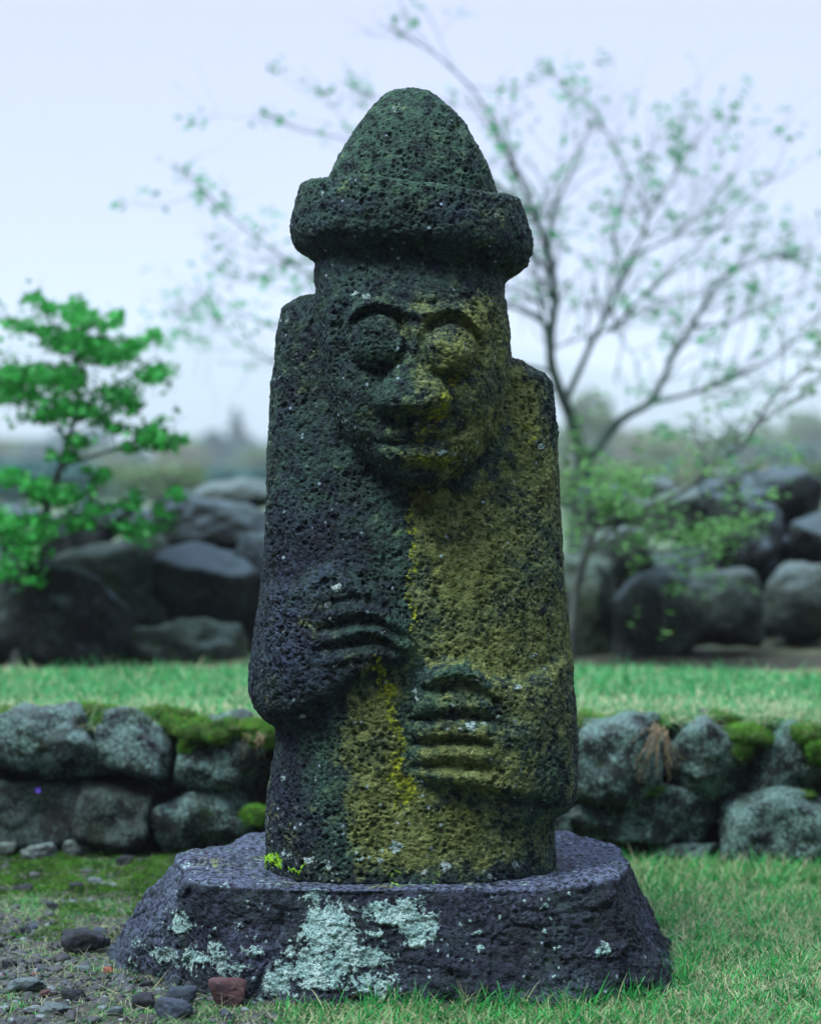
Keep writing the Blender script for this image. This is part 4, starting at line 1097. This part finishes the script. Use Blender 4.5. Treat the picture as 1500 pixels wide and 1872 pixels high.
# individual loose stones: cx, cy(bottom), w, h, material, label, name
def pebmat(name, a, b_): return boulder_material(name, a, b_, tuple(x * 1.6 for x in b_), (.2, .27, .27), .35, .15, (.03, .06, .02), .1, 8.)
PM = dict(dark=pebmat('stone_dark', (.010, .011, .014), (.035, .038, .050)), blue=pebmat('stone_blue', (.025, .033, .048), (.060, .078, .11)),
          red=pebmat('stone_red', (.045, .022, .026), (.12, .060, .065)), orange=pebmat('stone_orange', (.20, .055, .035), (.34, .12, .08)),
          pale=pebmat('stone_pale', (.06, .085, .095), (.14, .18, .19)), lich=boulder_material('stone_lichened', (.03, .035, .04), (.07, .08, .085), (.19, .25, .24), (.30, .38, .33), .8, .8, (.05, .1, .02), .2, 6.))
LG = 'loose stones on the gravel'
for i, (cx, cb, w_, h_, mt, lb) in enumerate([
    (417, 1844, 72, 52, 'red', 'reddish brown lava rock at the foot of the slab'),
    (329, 1842, 60, 36, 'blue', 'blue-black stone left of the reddish lava rock'),
    (315, 1869, 70, 36, 'blue', 'smooth bluish stone lowest at the bottom edge, below the blue-black one'),
    (152, 1738, 84, 42, 'dark', 'largest black jagged stone lying left of the slab'),
    (188, 1726, 24, 18, 'dark', 'black chip touching the largest black jagged stone'),
    (197, 1780, 20, 14, 'orange', 'tiny orange-red stone alone on the gravel'),
    (45, 1818, 72, 28, 'pale', 'flat pale stone half sunk in the gravel at the left edge'),
    (150, 1772, 34, 11, 'pale', 'thin flat grey-green stone near the tiny orange-red one'),
    (74, 1777, 18, 15, 'blue', 'small round bluish pebble above the flat pale stone'),
    (225, 1598, 36, 22, 'dark', 'dark stone lying on the moss band'),
    (138, 1584, 60, 34, 'lich', 'grey lichened stone at the wall foot above the moss band'),
    (70, 1590, 74, 36, 'lich', 'widest pale lichened stone on the moss at the wall foot'),
    (8, 1584, 50, 30, 'lich', 'pale lichened stone at the wall foot by the left edge'),
    (139, 1628, 32, 18, 'dark', 'dark angular stone just below the moss band'),
    (175, 1618, 30, 14, 'pale', 'grey-brown flat stone below the dark stone on the moss'),
    (40, 1632, 40, 20, 'dark', 'low dark stone at the upper left of the gravel'),
    (412, 1866, 30, 20, 'blue', 'small bluish stone under the reddish lava rock'),
    (319, 1808, 32, 26, 'blue', 'upright blue-grey stone leaning behind the blue-black one'),
    (352, 1814, 42, 20, 'dark', 'flat greenish black stone tucked under the slab'),
    (262, 1848, 44, 26, 'dark', 'dark stone left of the two bluish stones'),
    (270, 1808, 30, 16, 'dark', 'small dark stone in the middle of the gravel near the slab'),
    (100, 1660, 30, 18, 'dark', 'dark stone among the gravel left of the slab slope'),
    (45, 1702, 30, 17, 'dark', 'dark stone near the left edge at middle height of the gravel'),
    (60, 1694, 22, 12, 'blue', 'bluish chip beside the dark stone near the left edge'),
    (15, 1770, 30, 20, 'dark', 'black stone at the left edge above the flat pale stone'),
    (183, 1700, 26, 14, 'blue', 'bluish flat stone above the largest black one'),
    (80, 1826, 24, 14, 'red', 'small dull red stone beside the flat pale stone'),
    (130, 1834, 50, 22, 'dark', 'dark slab of stone below the thin grey-green one'),
    (210, 1866, 34, 20, 'pale', 'grey stone at the bottom edge left of the bluish stones'),
    (95, 1860, 60, 18, 'pale', 'flat grey stone near the bottom left corner')]):
    D = gd(cb); k = D / FP
    sz = (w_ * k, max(w_ * .7, h_) * k, h_ * k * 1.15)
    c = np.array([(cx - 750) * k, D + sz[1] * .35, ground_h((cx - 750) * k, D) + sz[2] * .36])
    rock('loose_stone', c, sz, 1500 + i, PM[mt], sub=5 if w_ > 50 else 4, rough=.08, p=9, square=.1, rot=random.uniform(-.4, .4), props=dict(label=lb, category='stone', group=LG))

# ================================================================== dry roots on the wall, violet flower
def tube(pts, rad, sides=6):
    pts = np.asarray(pts, float); n = len(pts)
    T = np.gradient(pts, axis=0); T /= np.linalg.norm(T, axis=1)[:, None] + 1e-9
    ref = np.array([.13, .97, .2]); A = np.cross(T, ref); A /= np.linalg.norm(A, axis=1)[:, None] + 1e-9
    B = np.cross(T, A); a = np.linspace(0, 2 * np.pi, sides, endpoint=False)
    V = pts[:, None] + (A[:, None] * np.cos(a)[None, :, None] + B[:, None] * np.sin(a)[None, :, None]) * np.asarray(rad)[:, None, None]
    i = np.arange(n * sides).reshape(n, sides); j = np.roll(i, -1, 1)
    q = np.stack([i[:-1], j[:-1], j[1:], i[1:]], -1).reshape(-1, 4)
    return V.reshape(-1, 3), q
class Acc:
    def __init__(s): s.V = []; s.F = []; s.T = []; s.o = 0
    def add(s, V, F):
        F = np.asarray(F); s.V.append(V); s.F.append((F + s.o).ravel()); s.T.append(np.full(len(F), F.shape[1])); s.o += len(V)
    def mesh(s, name, origin=(0, 0, 0)):
        return mesh_np(name, np.concatenate(s.V) - np.array(origin), np.concatenate(s.F), np.concatenate(s.T))
M_ROOT = plain_material('dry_root', (.16, .12, .07), (.32, .25, .15), 60, .9, .001, 300)
def roots(px0, py0, n, drop, label, seed, spread=60):
    rr = np.random.default_rng(seed); a = Acc()
    for k in range(n):
        x, y = px0 + rr.normal() * 8, py0 + rr.normal() * 4
        pts = []; D = 6.24
        dx = rr.uniform(-spread, spread); L = rr.uniform(.4, 1) * drop
        for j in range(9):
            t_ = j / 8
            pts.append(W(x + dx * t_ ** 1.3 + rr.normal() * 2.5, y + L * t_ + rr.normal() * 2 - 8 * math.sin(t_ * 3), D - .02 * math.sin(t_ * 3) + rr.normal() * .003))
        a.add(*tube(crom(pts, 3), np.linspace(.0016, .0007, 25), 5))
    o = W(px0, py0, 6.3)
    ob = link('dry_roots', a.mesh('dry_roots', o), M_ROOT, None, label=label, category='roots'); ob.location = o
roots(1205, 1330, 26, 105, 'tangle of dry brown roots hanging between two wall stones right of the statue', 5)
roots(1212, 1340, 3, 120, 'single long root strand hanging lowest under the brown tangle', 6, 12)
roots(470, 1345, 8, 55, 'few pale dry stalks hanging over the wall left of the statue', 8, 26)
# violet flower growing in the wall
fc = W(70, 1444, 6.20)
fl = empty('violet_flower', fc, 'tiny violet flower on the dark wall stone at the left', 'flower')
a = Acc()
for k in range(5):
    an = k * 1.257 + .3
    d = np.array([math.cos(an), -.3, math.sin(an)]) * .8; s_ = np.array([-math.sin(an), 0, math.cos(an)])
    a.add(np.array([0 * d, d * .006 + s_ * .004, d * .012, d * .006 - s_ * .004]), [[0, 1, 2, 3]])
mp, nt, b, out = nm('petal'); b.inputs['Base Color'].default_value = (.12, .05, .5, 1); b.inputs['Roughness'].default_value = .5
link('petals', a.mesh('petals'), mp, fl)
a = Acc(); a.add(*tube([(0, .002, -.002), (.003, .02, -.02), (.002, .05, -.035)], [.001, .001, .001], 5))
mp, nt, b, out = nm('stem_green'); b.inputs['Base Color'].default_value = (.04, .12, .02, 1)
link('stem', a.mesh('stem'), mp, fl)

# ================================================================== TREES
def leaf_mesh(name, C, size, rr, origin, flat=.5, folded=True):
    n = len(C)
    nr = rr.normal(size=(n, 3)); nr[:, 2] = np.abs(nr[:, 2]) + flat * 2; nr /= np.linalg.norm(nr, axis=1)[:, None]
    a = rr.normal(size=(n, 3)); a -= nr * np.sum(a * nr, 1)[:, None]; a /= np.linalg.norm(a, axis=1)[:, None]
    b_ = np.cross(nr, a); s = size * rr.uniform(.6, 1.25, n)
    s = s[:, None]
    V = np.stack([C - a * s * .5, C + b_ * s * .30 - nr * s * .06 + a * s * .02, C + a * s * .5 - nr * s * .1, C - b_ * s * .30 - nr * s * .06 + a * s * .02], 1) - np.array(origin)
    i = (np.arange(n) * 4)[:, None]
    F = np.concatenate([i + np.array([[0, 1, 2]]), i + np.array([[0, 2, 3]])], 1).reshape(-1, 3)
    return mesh_np(name, V.reshape(-1, 3), F.ravel(), np.full(len(F), 3), smooth=False, attrs=dict(rnd=np.repeat(np.clip(rr.normal(.5, .28, n), 0, 1), 4)))

def grow(acc, start, d, length, r0, depth, rr, tips, up=.25, lvl=0):
    n = 6; p = np.array(start, float); pts = [p.copy()]
    d = d / np.linalg.norm(d)
    for k in range(n):
        d = d + rr.normal(size=3) * .16 + np.array([0, 0, up * .12]); d /= np.linalg.norm(d)
        p = p + d * length / n; pts.append(p.copy())
    acc.add(*tube(pts, np.linspace(r0, r0 * .35, n + 1), 5 if lvl else 6))
    for q in pts[2:]: tips.append((q, lvl))
    if depth > 0:
        for k in range(rr.integers(2, 5)):
            i = rr.integers(1, n); dd = pts[i + 1] - pts[i]; dd /= np.linalg.norm(dd)
            nd = dd + rr.normal(size=3) * .62; grow(acc, pts[i], nd, length * rr.uniform(.4, .7), r0 * .55, depth - 1, rr, tips, up, lvl + 1)

def make_tree(name, base_px, D0, limbs, label, cat, bark, leafmat, seed, leaf_size, leaves_per, twig_len, twigs, unit=1.0, group=None, extra=None, up=.25, trunk=None, z0=None, flat=.5, jit=.04):
    rr = np.random.default_rng(seed)
    o = W(*base_px, D0)
    if z0 is not None: o[2] = z0
    root = empty(name, o, label, cat, group)
    tips = []
    a = Acc()
    tp = [np.array([o[0], o[1], o[2]])] + [W(x, y, D0) for x, y, r in trunk[1:]]
    c = crom(tp, 5); rad = np.interp(np.linspace(0, 1, len(c)), np.linspace(0, 1, len(trunk)), [r for *_, r in trunk]) * D0 / FP
    a.add(*tube(c, rad, 10)); link('trunk', a.mesh('trunk', o), bark, root)
    for (pts, r0, r1, dd, tw) in limbs:
        a = Acc(); m = len(pts)
        P3 = [W(x, y, D0 + dd * (k / max(1, m - 1)) ** 1.0) for k, (x, y) in enumerate(pts)]
        c = crom(P3, 6); c += np.cumsum(rr.normal(size=c.shape) * .004, 0) * np.linspace(0, 1, len(c))[:, None]
        tq = np.linspace(0, 1, len(c)); rads = (r1 * .7 + (r0 - r1 * .7) * (1 - tq) ** 1.7) * D0 / FP * (.85 if D0 > 10 else 1)
        a.add(*tube(c, rads, 8))
        for k in range(int(tw * (1.1 if D0 > 10 else 1))):
            i = int(rr.uniform(.18, .99) * (len(c) - 2)); d = c[i + 1] - c[i]; d /= np.linalg.norm(d)
            nd = d + rr.normal(size=3) * np.array([.55, .5, .55])
            grow(a, c[i], nd, twig_len * rr.uniform(.45, 1.15) * (1 - .35 * i / len(c)), min(rads[i] * .5, .0055 * unit), twigs, rr, tips, up)
        for q in c[len(c) // 3::3]: tips.append((q, 0))
        link('branch', a.mesh('branch', o), bark, root)
    L = []
    for q, lv in tips:
        nl = rr.poisson(leaves_per * (1 + lv))
        if D0 > 10: nl = 7 if rr.uniform() < .055 * leaves_per else (1 if rr.uniform() < .06 * leaves_per * (1 + lv) else 0)
        for k in range(nl): L.append(q + rr.normal(size=3) * jit * (.7 if nl > 2 else .25))
    if extra:
        for (cx, cy, rx, ry, n) in extra:
            for k in range(n):
                t_ = rr.normal(size=3) * .58
                q = W(cx + t_[0] * rx, cy + t_[1] * ry, D0 + t_[2] * .35); L.append(q)
    L = np.array(L)
    link('crown', leaf_mesh('crown', L, leaf_size, rr, o, flat), leafmat, root)
    return root

M_LEAF_T = leaf_material('leaf_bare_tree', (.004, .18, .04), (.03, .50, .14), None, .5)
M_LEAF_B = leaf_material('leaf_bright', (.004, .11, .014), (.06, .50, .08), None, .45)
M_LEAF_S = leaf_material('leaf_shrub', (.05, .19, .04), (.17, .40, .11), None, .45)
M_BARKL = plain_material('bark_pale', (.015, .040, .028), (.055, .11, .08), 14, .8, .004, 40)

T = 11.0
make_tree('bare_tree', (1060, 1110), T, [
    ([(1066, 850), (1045, 770), (1020, 710), (1003, 640), (1012, 540), (1000, 460), (978, 395), (955, 330), (925, 265), (880, 175), (800, 90), (715, 38)], 15, 2.2, -.5, 26),
    ([(1003, 640), (990, 570), (978, 500), (960, 430), (935, 380)], 6, 2, .6, 6),
    ([(1000, 450), (1012, 385), (1042, 330), (1060, 280), (1100, 230)], 5, 1.6, .3, 9),
    ([(1066, 850), (1133, 770), (1187, 737), (1213, 693), (1240, 640), (1268, 598), (1322, 511), (1383, 481), (1440, 470), (1495, 455)], 11, 2.4, .7, 24),
    ([(1036, 725), (1057, 680), (1085, 620), (1110, 568), (1153, 468), (1184, 399), (1153, 329), (1110, 243), (1075, 190), (1006, 140)], 8, 1.8, .5, 26),
    ([(1110, 600), (1123, 602), (1165, 555), (1210, 520), (1283, 451), (1361, 386), (1420, 330)], 5, 1.6, -.6, 18),
    ([(1184, 399), (1215, 350), (1250, 280), (1300, 220)], 3.5, 1.4, .3, 10),
    ([(1187, 737), (1260, 720), (1340, 690), (1420, 640), (1500, 560), (1560, 500)], 5, 1.8, -.8, 20),
    ([(1268, 598), (1330, 590), (1400, 560), (1460, 530), (1540, 480)], 3.5, 1.6, .9, 12),
    ([(1153, 468), (1230, 430), (1310, 350), (1345, 290)], 3.5, 1.4, -.2, 12),
    ([(1008, 600), (930, 560), (750, 545), (600, 520), (480, 440), (420, 385), (372, 330)], 5, 1.6, -.9, 14),
    ([(1015, 680), (900, 660), (700, 645), (520, 605), (440, 570), (385, 545), (318, 590)], 5, 1.5, .8, 15),
    ([(1005, 500), (900, 400), (780, 320), (640, 262), (560, 240), (497, 212)], 4, 1.5, -.6, 10),
    ([(978, 395), (900, 330), (800, 250), (700, 180), (632, 142)], 4, 1.5, .5, 9),
    ([(1020, 710), (880, 720), (680, 700), (540, 680), (440, 640), (390, 600), (345, 520)], 4, 1.5, .4, 9),
    ([(1000, 560), (860, 500), (640, 470), (520, 490), (440, 520), (380, 480)], 3.6, 1.3, -.3, 8),
    ], 'spreading nearly bare grey tree rising behind the statue and the right boulders', 'tree', M_BARKL, M_LEAF_T, 21, .048, 1.0, .60, 1, extra=[
    (375, 335, 12, 26, 14), (400, 378, 26, 12, 14), (450, 400, 12, 8, 6), (500, 385, 22, 12, 12), (530, 470, 18, 25, 16), (560, 430, 20, 15, 8), (430, 560, 45, 20, 22), (395, 575, 16, 10, 10), (335, 585, 12, 8, 8), (480, 590, 40, 12, 14),
    (510, 215, 16, 8, 8), (590, 250, 14, 12, 10), (640, 235, 14, 8, 6), (930, 270, 22, 14, 14), (945, 395, 14, 26, 14), (1010, 540, 10, 20, 12), (1080, 380, 14, 8, 10), (1125, 395, 12, 8, 8), (1175, 310, 14, 12, 10), (1035, 255, 20, 10, 10),
    (1140, 550, 22, 10, 12), (1045, 545, 30, 10, 12), (1240, 395, 12, 8, 8), (1335, 490, 14, 10, 12), (1160, 715, 20, 14, 14), (1205, 725, 14, 10, 10), (1400, 580, 20, 20, 14), (960, 420, 20, 30, 14), (1280, 620, 12, 8, 8), (1330, 735, 18, 8, 12), (1210, 790, 34, 18, 26), (1300, 840, 30, 14, 26), (1370, 805, 16, 10, 12)],
    trunk=[(1060, 1110, 26), (1060, 980, 24), (1062, 900, 22), (1067, 845, 17)], z0=.35)

make_tree('leaning_shrub', (1040, 1190), 8.55, [
    ([(1085, 962), (1130, 945), (1200, 920), (1273, 880), (1300, 847), (1350, 823), (1377, 780), (1430, 745), (1500, 700), (1560, 670)], 8, 2, .5, 22),
    ([(1075, 1010), (1120, 970), (1160, 1000), (1220, 1010), (1300, 1000), (1380, 960)], 4, 1.5, -.4, 14),
    ([(1075, 980), (1070, 930), (1090, 890), (1140, 875), (1200, 865)], 4, 1.5, .4, 10),
    ([(1377, 780), (1420, 720), (1470, 680), (1510, 640)], 4, 1.5, .2, 8),
    ([(1080, 1000), (1050, 950), (1040, 890), (1050, 840)], 4, 1.5, .2, 6),
    ], 'low leaning shrub with yellow-green sprays and a dark bent limb over the right boulders', 'shrub', M_BARK, M_LEAF_S, 33, .035, .55, .40, 1, extra=[
    *[(a1, a2, a3, a4, int(a5 * 1.5)) for a1, a2, a3, a4, a5 in [(1110, 905, 60, 26, 110), (1190, 930, 60, 20, 60), (1170, 985, 60, 24, 70), (1290, 1000, 44, 20, 60), (1090, 860, 40, 20, 50), (1320, 960, 50, 16, 50)]], (1100, 900, 60, 30, 130), (1060, 960, 40, 45, 110), (1150, 880, 50, 22, 70), (1130, 930, 50, 18, 60), (1240, 975, 50, 22, 90), (1310, 985, 34, 30, 80), (1370, 950, 40, 14, 50), (1370, 975, 22, 8, 24), (1210, 1020, 60, 14, 60), (1280, 1045, 40, 10, 40), (1340, 905, 50, 18, 50), (1410, 905, 22, 10, 24), (1240, 1080, 30, 12, 24), (1440, 830, 50, 24, 60), (1330, 860, 50, 20, 50), (1240, 850, 50, 20, 40)],
    trunk=[(1040, 1190, 10), (1052, 1080, 8), (1075, 1000, 7), (1085, 962, 6)], z0=.38, flat=1.2)


def clus(sc_, lst): return [(x, y, rx * .78, ry * .9, int(n * sc_)) for x, y, rx, ry, n in lst]
make_tree('green_sapling', (30, 1160), 8.5, [
    ([(88, 925), (110, 855), (135, 775), (140, 705), (150, 640), (140, 575)], 8, 2.5, .2, 6),
    ([(110, 855), (180, 830), (250, 810), (325, 802)], 4, 1.6, -.3, 4),
    ([(135, 775), (190, 720), (240, 690), (290, 650), (315, 690)], 4, 1.6, .3, 5),
    ([(140, 705), (90, 690), (30, 690), (-30, 700)], 4, 1.6, -.4, 5),
    ([(145, 670), (110, 620), (60, 600), (10, 588)], 3.5, 1.4, .3, 4),
    ([(145, 660), (180, 620), (212, 585)], 3.5, 1.4, .2, 3),
    ([(145, 650), (100, 590), (60, 545)], 3, 1.2, -.3, 3),
    ([(88, 925), (60, 890), (20, 870)], 3, 1.4, .2, 3), ([(70, 960), (130, 940), (200, 925), (250, 915), (320, 900)], 3, 1.4, -.2, 4), ([(60, 990), (20, 1000), (-20, 960)], 3, 1.4, -.2, 3),
    ], 'small leafy tree with vivid green layered foliage at the left edge', 'tree', M_BARK, M_LEAF_B, 44, .037, .4, .24, 1, extra=clus(4.0, [
    (62, 545, 22, 9, 22), (90, 563, 20, 12, 26), (140, 568, 30, 24, 60), (150, 585, 24, 16, 40), (213, 583, 16, 16, 36), (185, 592, 20, 10, 20), (20, 588, 22, 7, 16), (55, 600, 26, 9, 26), (85, 606, 16, 16, 20), (120, 625, 50, 20, 80), (165, 632, 50, 22, 90), (200, 650, 50, 20, 80),
    (280, 610, 18, 9, 22), (245, 632, 20, 14, 30), (285, 680, 30, 14, 40), (265, 690, 20, 10, 20), (60, 685, 90, 20, 150), (20, 700, 50, 26, 90), (120, 695, 50, 26, 90), (215, 720, 45, 22, 70), (240, 740, 24, 18, 30), (40, 725, 60, 14, 60), (130, 745, 70, 26, 120), (80, 760, 50, 16, 50), (180, 760, 30, 18, 30),
    (275, 795, 36, 20, 90), (295, 806, 34, 14, 70), (325, 803, 22, 6, 22), (210, 780, 30, 9, 24), (235, 815, 20, 8, 20), (142, 806, 26, 12, 34), (125, 836, 16, 9, 22), (95, 830, 14, 10, 14), (14, 872, 24, 15, 40), (47, 882, 9, 14, 16), (80, 893, 24, 18, 50), (118, 905, 34, 18, 80), (70, 900, 20, 20, 30), (170, 897, 7, 14, 14), (188, 867, 16, 10, 26), (160, 858, 10, 6, 10), (245, 900, 10, 12, 14), (235, 922, 24, 10, 26), (290, 930, 12, 12, 16),
    (200, 930, 9, 7, 10), (250, 968, 44, 18, 50), (320, 903, 20, 12, 34), (145, 955, 30, 12, 40), (60, 960, 40, 22, 70), (10, 960, 30, 30, 60), (45, 1010, 40, 26, 80), (10, 1040, 30, 20, 40), (60, 1060, 30, 10, 20), (75, 970, 30, 16, 40), (170, 930, 24, 14, 24)]),
    trunk=[(30, 1160, 11), (50, 1020, 10), (72, 965, 10), (88, 925, 8)], z0=.36, flat=.25, jit=.045)

# ---------------- far trees fading in the mist: px, top py, half width px, D, kind, label
def far_tree(px, top, hw, D, kind, label, seed, mat):
    rr = np.random.default_rng(seed); k = D / FP
    b0 = np.array([(px - 750) * k, D, -.02]); ztop = CAMZ + (HORY - top) * k; H_ = ztop
    root = empty('far_tree', b0, label, 'tree', 'misty trees beyond the boulders')
    a = Acc(); a.add(*tube([(b0[0], b0[1], -.02), (b0[0] + .1, b0[1], H_ * .45), (b0[0], b0[1], H_ * .92)], [H_ * .03, H_ * .022, H_ * .005], 8))
    link('trunk', a.mesh('trunk', b0), M_BARK, root)
    n = 3600; hwm = hw * k
    if kind == 'cone':
        t_ = rr.uniform(0, 1, n) ** .75; r = hwm * (1.02 - t_) ** .6 * (.72 + .28 * np.sin(t_ * 40)) * np.sqrt(rr.uniform(.25, 1, n)); z = H_ * (.08 + .92 * t_)
        an = rr.uniform(0, 6.28, n); C = np.stack([r * np.cos(an), r * np.sin(an), z], 1)
    else:
        cs = rr.normal(size=(14, 3)) * np.array([hwm * .45, hwm * .45, H_ * .14]) + np.array([0, 0, H_ * .62])
        cs[:, 2] = np.minimum(cs[:, 2], H_ * .86)
        j = rr.integers(0, 14, n); d = rr.normal(size=(n, 3)); d /= np.linalg.norm(d, axis=1)[:, None]
        C = cs[j] + d * (hwm * .38 * rr.uniform(.7, 1.05, n))[:, None] * np.array([1, 1, .8])
        low = rr.uniform(0, 1, n) < .18
        C[low] = np.stack([rr.normal(size=low.sum()) * hwm * .5, rr.normal(size=low.sum()) * hwm * .5, rr.uniform(.05, .5, low.sum()) * H_], 1)
        C[:, 2] = np.clip(C[:, 2], .1, H_)
    link('crown', leaf_mesh('crown', C + b0, hwm * .16, rr, b0, .3), mat, root)
MF1 = leaf_material('far_teal', (.025, .12, .12), (.06, .22, .20), None, .2)
MF2 = leaf_material('far_green', (.07, .15, .05), (.17, .30, .10), None, .3)
MF3 = leaf_material('far_tan', (.15, .19, .09), (.28, .31, .16), None, .3)
for i, a_ in enumerate([
    (390, 798, 62, 52, 'cone', 'misty blue-green conifer with the broad top left of the statue', MF1), (432, 786, 34, 60, 'cone', 'faint taller conifer just right of the broad misty one', MF1),
    (470, 845, 36, 44, 'round', 'pale green hazy tree touching the left edge of the statue', MF2), (262, 858, 30, 38, 'cone', 'dark slim hazy conifer above the left boulders', MF1), (330, 845, 50, 46, 'round', 'low tan hazy tree between the slim and the broad conifer', MF3),
    (205, 850, 60, 55, 'round', 'low hazy bushy tree behind the sapling, above the square boulder', MF2), (95, 835, 80, 60, 'round', 'wide hazy tree behind the sapling trunk', MF1), (0, 828, 70, 62, 'round', 'hazy tree at the left edge behind the sapling', MF2),
    (1083, 712, 46, 33, 'round', 'tall narrow misty green tree behind the bare trunk', MF2), (1098, 812, 34, 40, 'cone', 'bluish hazy conifer at the foot of the tall narrow one', MF1), (1180, 805, 70, 52, 'round', 'soft tan hazy tree between the bare trunk and the shrub limb', MF3),
    (1270, 815, 70, 58, 'round', 'hazy round tree left of the bent shrub limb', MF2), (1335, 782, 34, 48, 'cone', 'dark bluish misty conifer behind the bent shrub limb', MF1), (1410, 800, 70, 60, 'round', 'broad tan-green hazy tree right of the bent limb', MF3), (1475, 790, 60, 55, 'round', 'hazy green tree at the right edge', MF2),
    (1025, 800, 40, 50, 'round', 'hazy tree touching the right shoulder of the statue', MF2), (1225, 835, 40, 36, 'round', 'low greener tree just behind the right heap', MF2), (1440, 845, 50, 34, 'round', 'low bluish bushy tree behind the round dark boulder', MF1), (300, 880, 50, 30, 'round', 'low green bushy tree just behind the left heap', MF2),
    (150, 812, 70, 70, 'round', 'pale misty tree on the skyline behind the sapling stem', MF1), (350, 822, 60, 76, 'round', 'faintest round tree on the skyline left of the broad conifer', MF2), (445, 815, 55, 64, 'round', 'faint bluish round tree on the skyline behind the two conifers', MF1),
    (1130, 800, 60, 76, 'round', 'faint bluish tree on the skyline right of the bare trunk', MF1), (1230, 798, 60, 72, 'round', 'faint green tree on the skyline above the light angular boulder', MF2), (1380, 812, 60, 50, 'round', 'green bushy tree under the bent shrub limb', MF2),
    (1480, 835, 60, 40, 'round', 'tan bushy tree low at the right edge', MF3), (480, 880, 40, 30, 'round', 'green bush-like tree behind the pale tilted slab', MF2),
    (60, 862, 110, 13, 'round', 'dull green thicket tree low behind the sapling roots', MF1), (230, 872, 100, 14, 'round', 'pale thicket tree low behind the square boulder', MF2), (400, 874, 90, 16, 'round', 'bluish thicket tree low behind the pale slab', MF1), (340, 868, 70, 22, 'round', 'tan thicket tree low above the long dark boulder', MF3),
    (1120, 866, 90, 13, 'round', 'green thicket tree low beside the bare trunk', MF2), (1250, 866, 90, 15, 'round', 'bluish thicket tree low above the right heap', MF1), (1390, 862, 90, 14, 'round', 'tan thicket tree low above the flat-topped boulder', MF3), (1490, 864, 80, 13, 'round', 'green thicket tree low above the bluish boulder', MF2)]):
    far_tree(a_[0], a_[1] - 10 - (i * 37 % 40) * (.75 if a_[3] > 25 else .2), a_[2] * 1.1, a_[3] * 5.0, *a_[4:6], 2000 + i, a_[6])

# ---------------- haze
bpy.ops.mesh.primitive_cube_add(size=1)
hz = bpy.context.object; hz.name = 'haze'; hz['kind'] = 'stuff'
x0, x1, y0, y1, z0, z1 = -1500, 1500, -60, 3300, -2.0, 150
hz.location = ((x0 + x1) / 2, (y0 + y1) / 2, (z0 + z1) / 2); hz.scale = (x1 - x0, y1 - y0, z1 - z0)
mh = bpy.data.materials.new('haze_air'); mh.use_nodes = True; nt = mh.node_tree; nt.nodes.clear()
oo = nt.nodes.new('ShaderNodeOutputMaterial'); pv = nt.nodes.new('ShaderNodeVolumePrincipled')
pv.inputs['Color'].default_value = (.90, .91, 1, 1); pv.inputs['Density'].default_value = .0008
nt.links.new(pv.outputs[0], oo.inputs['Volume']); hz.data.materials.append(mh)
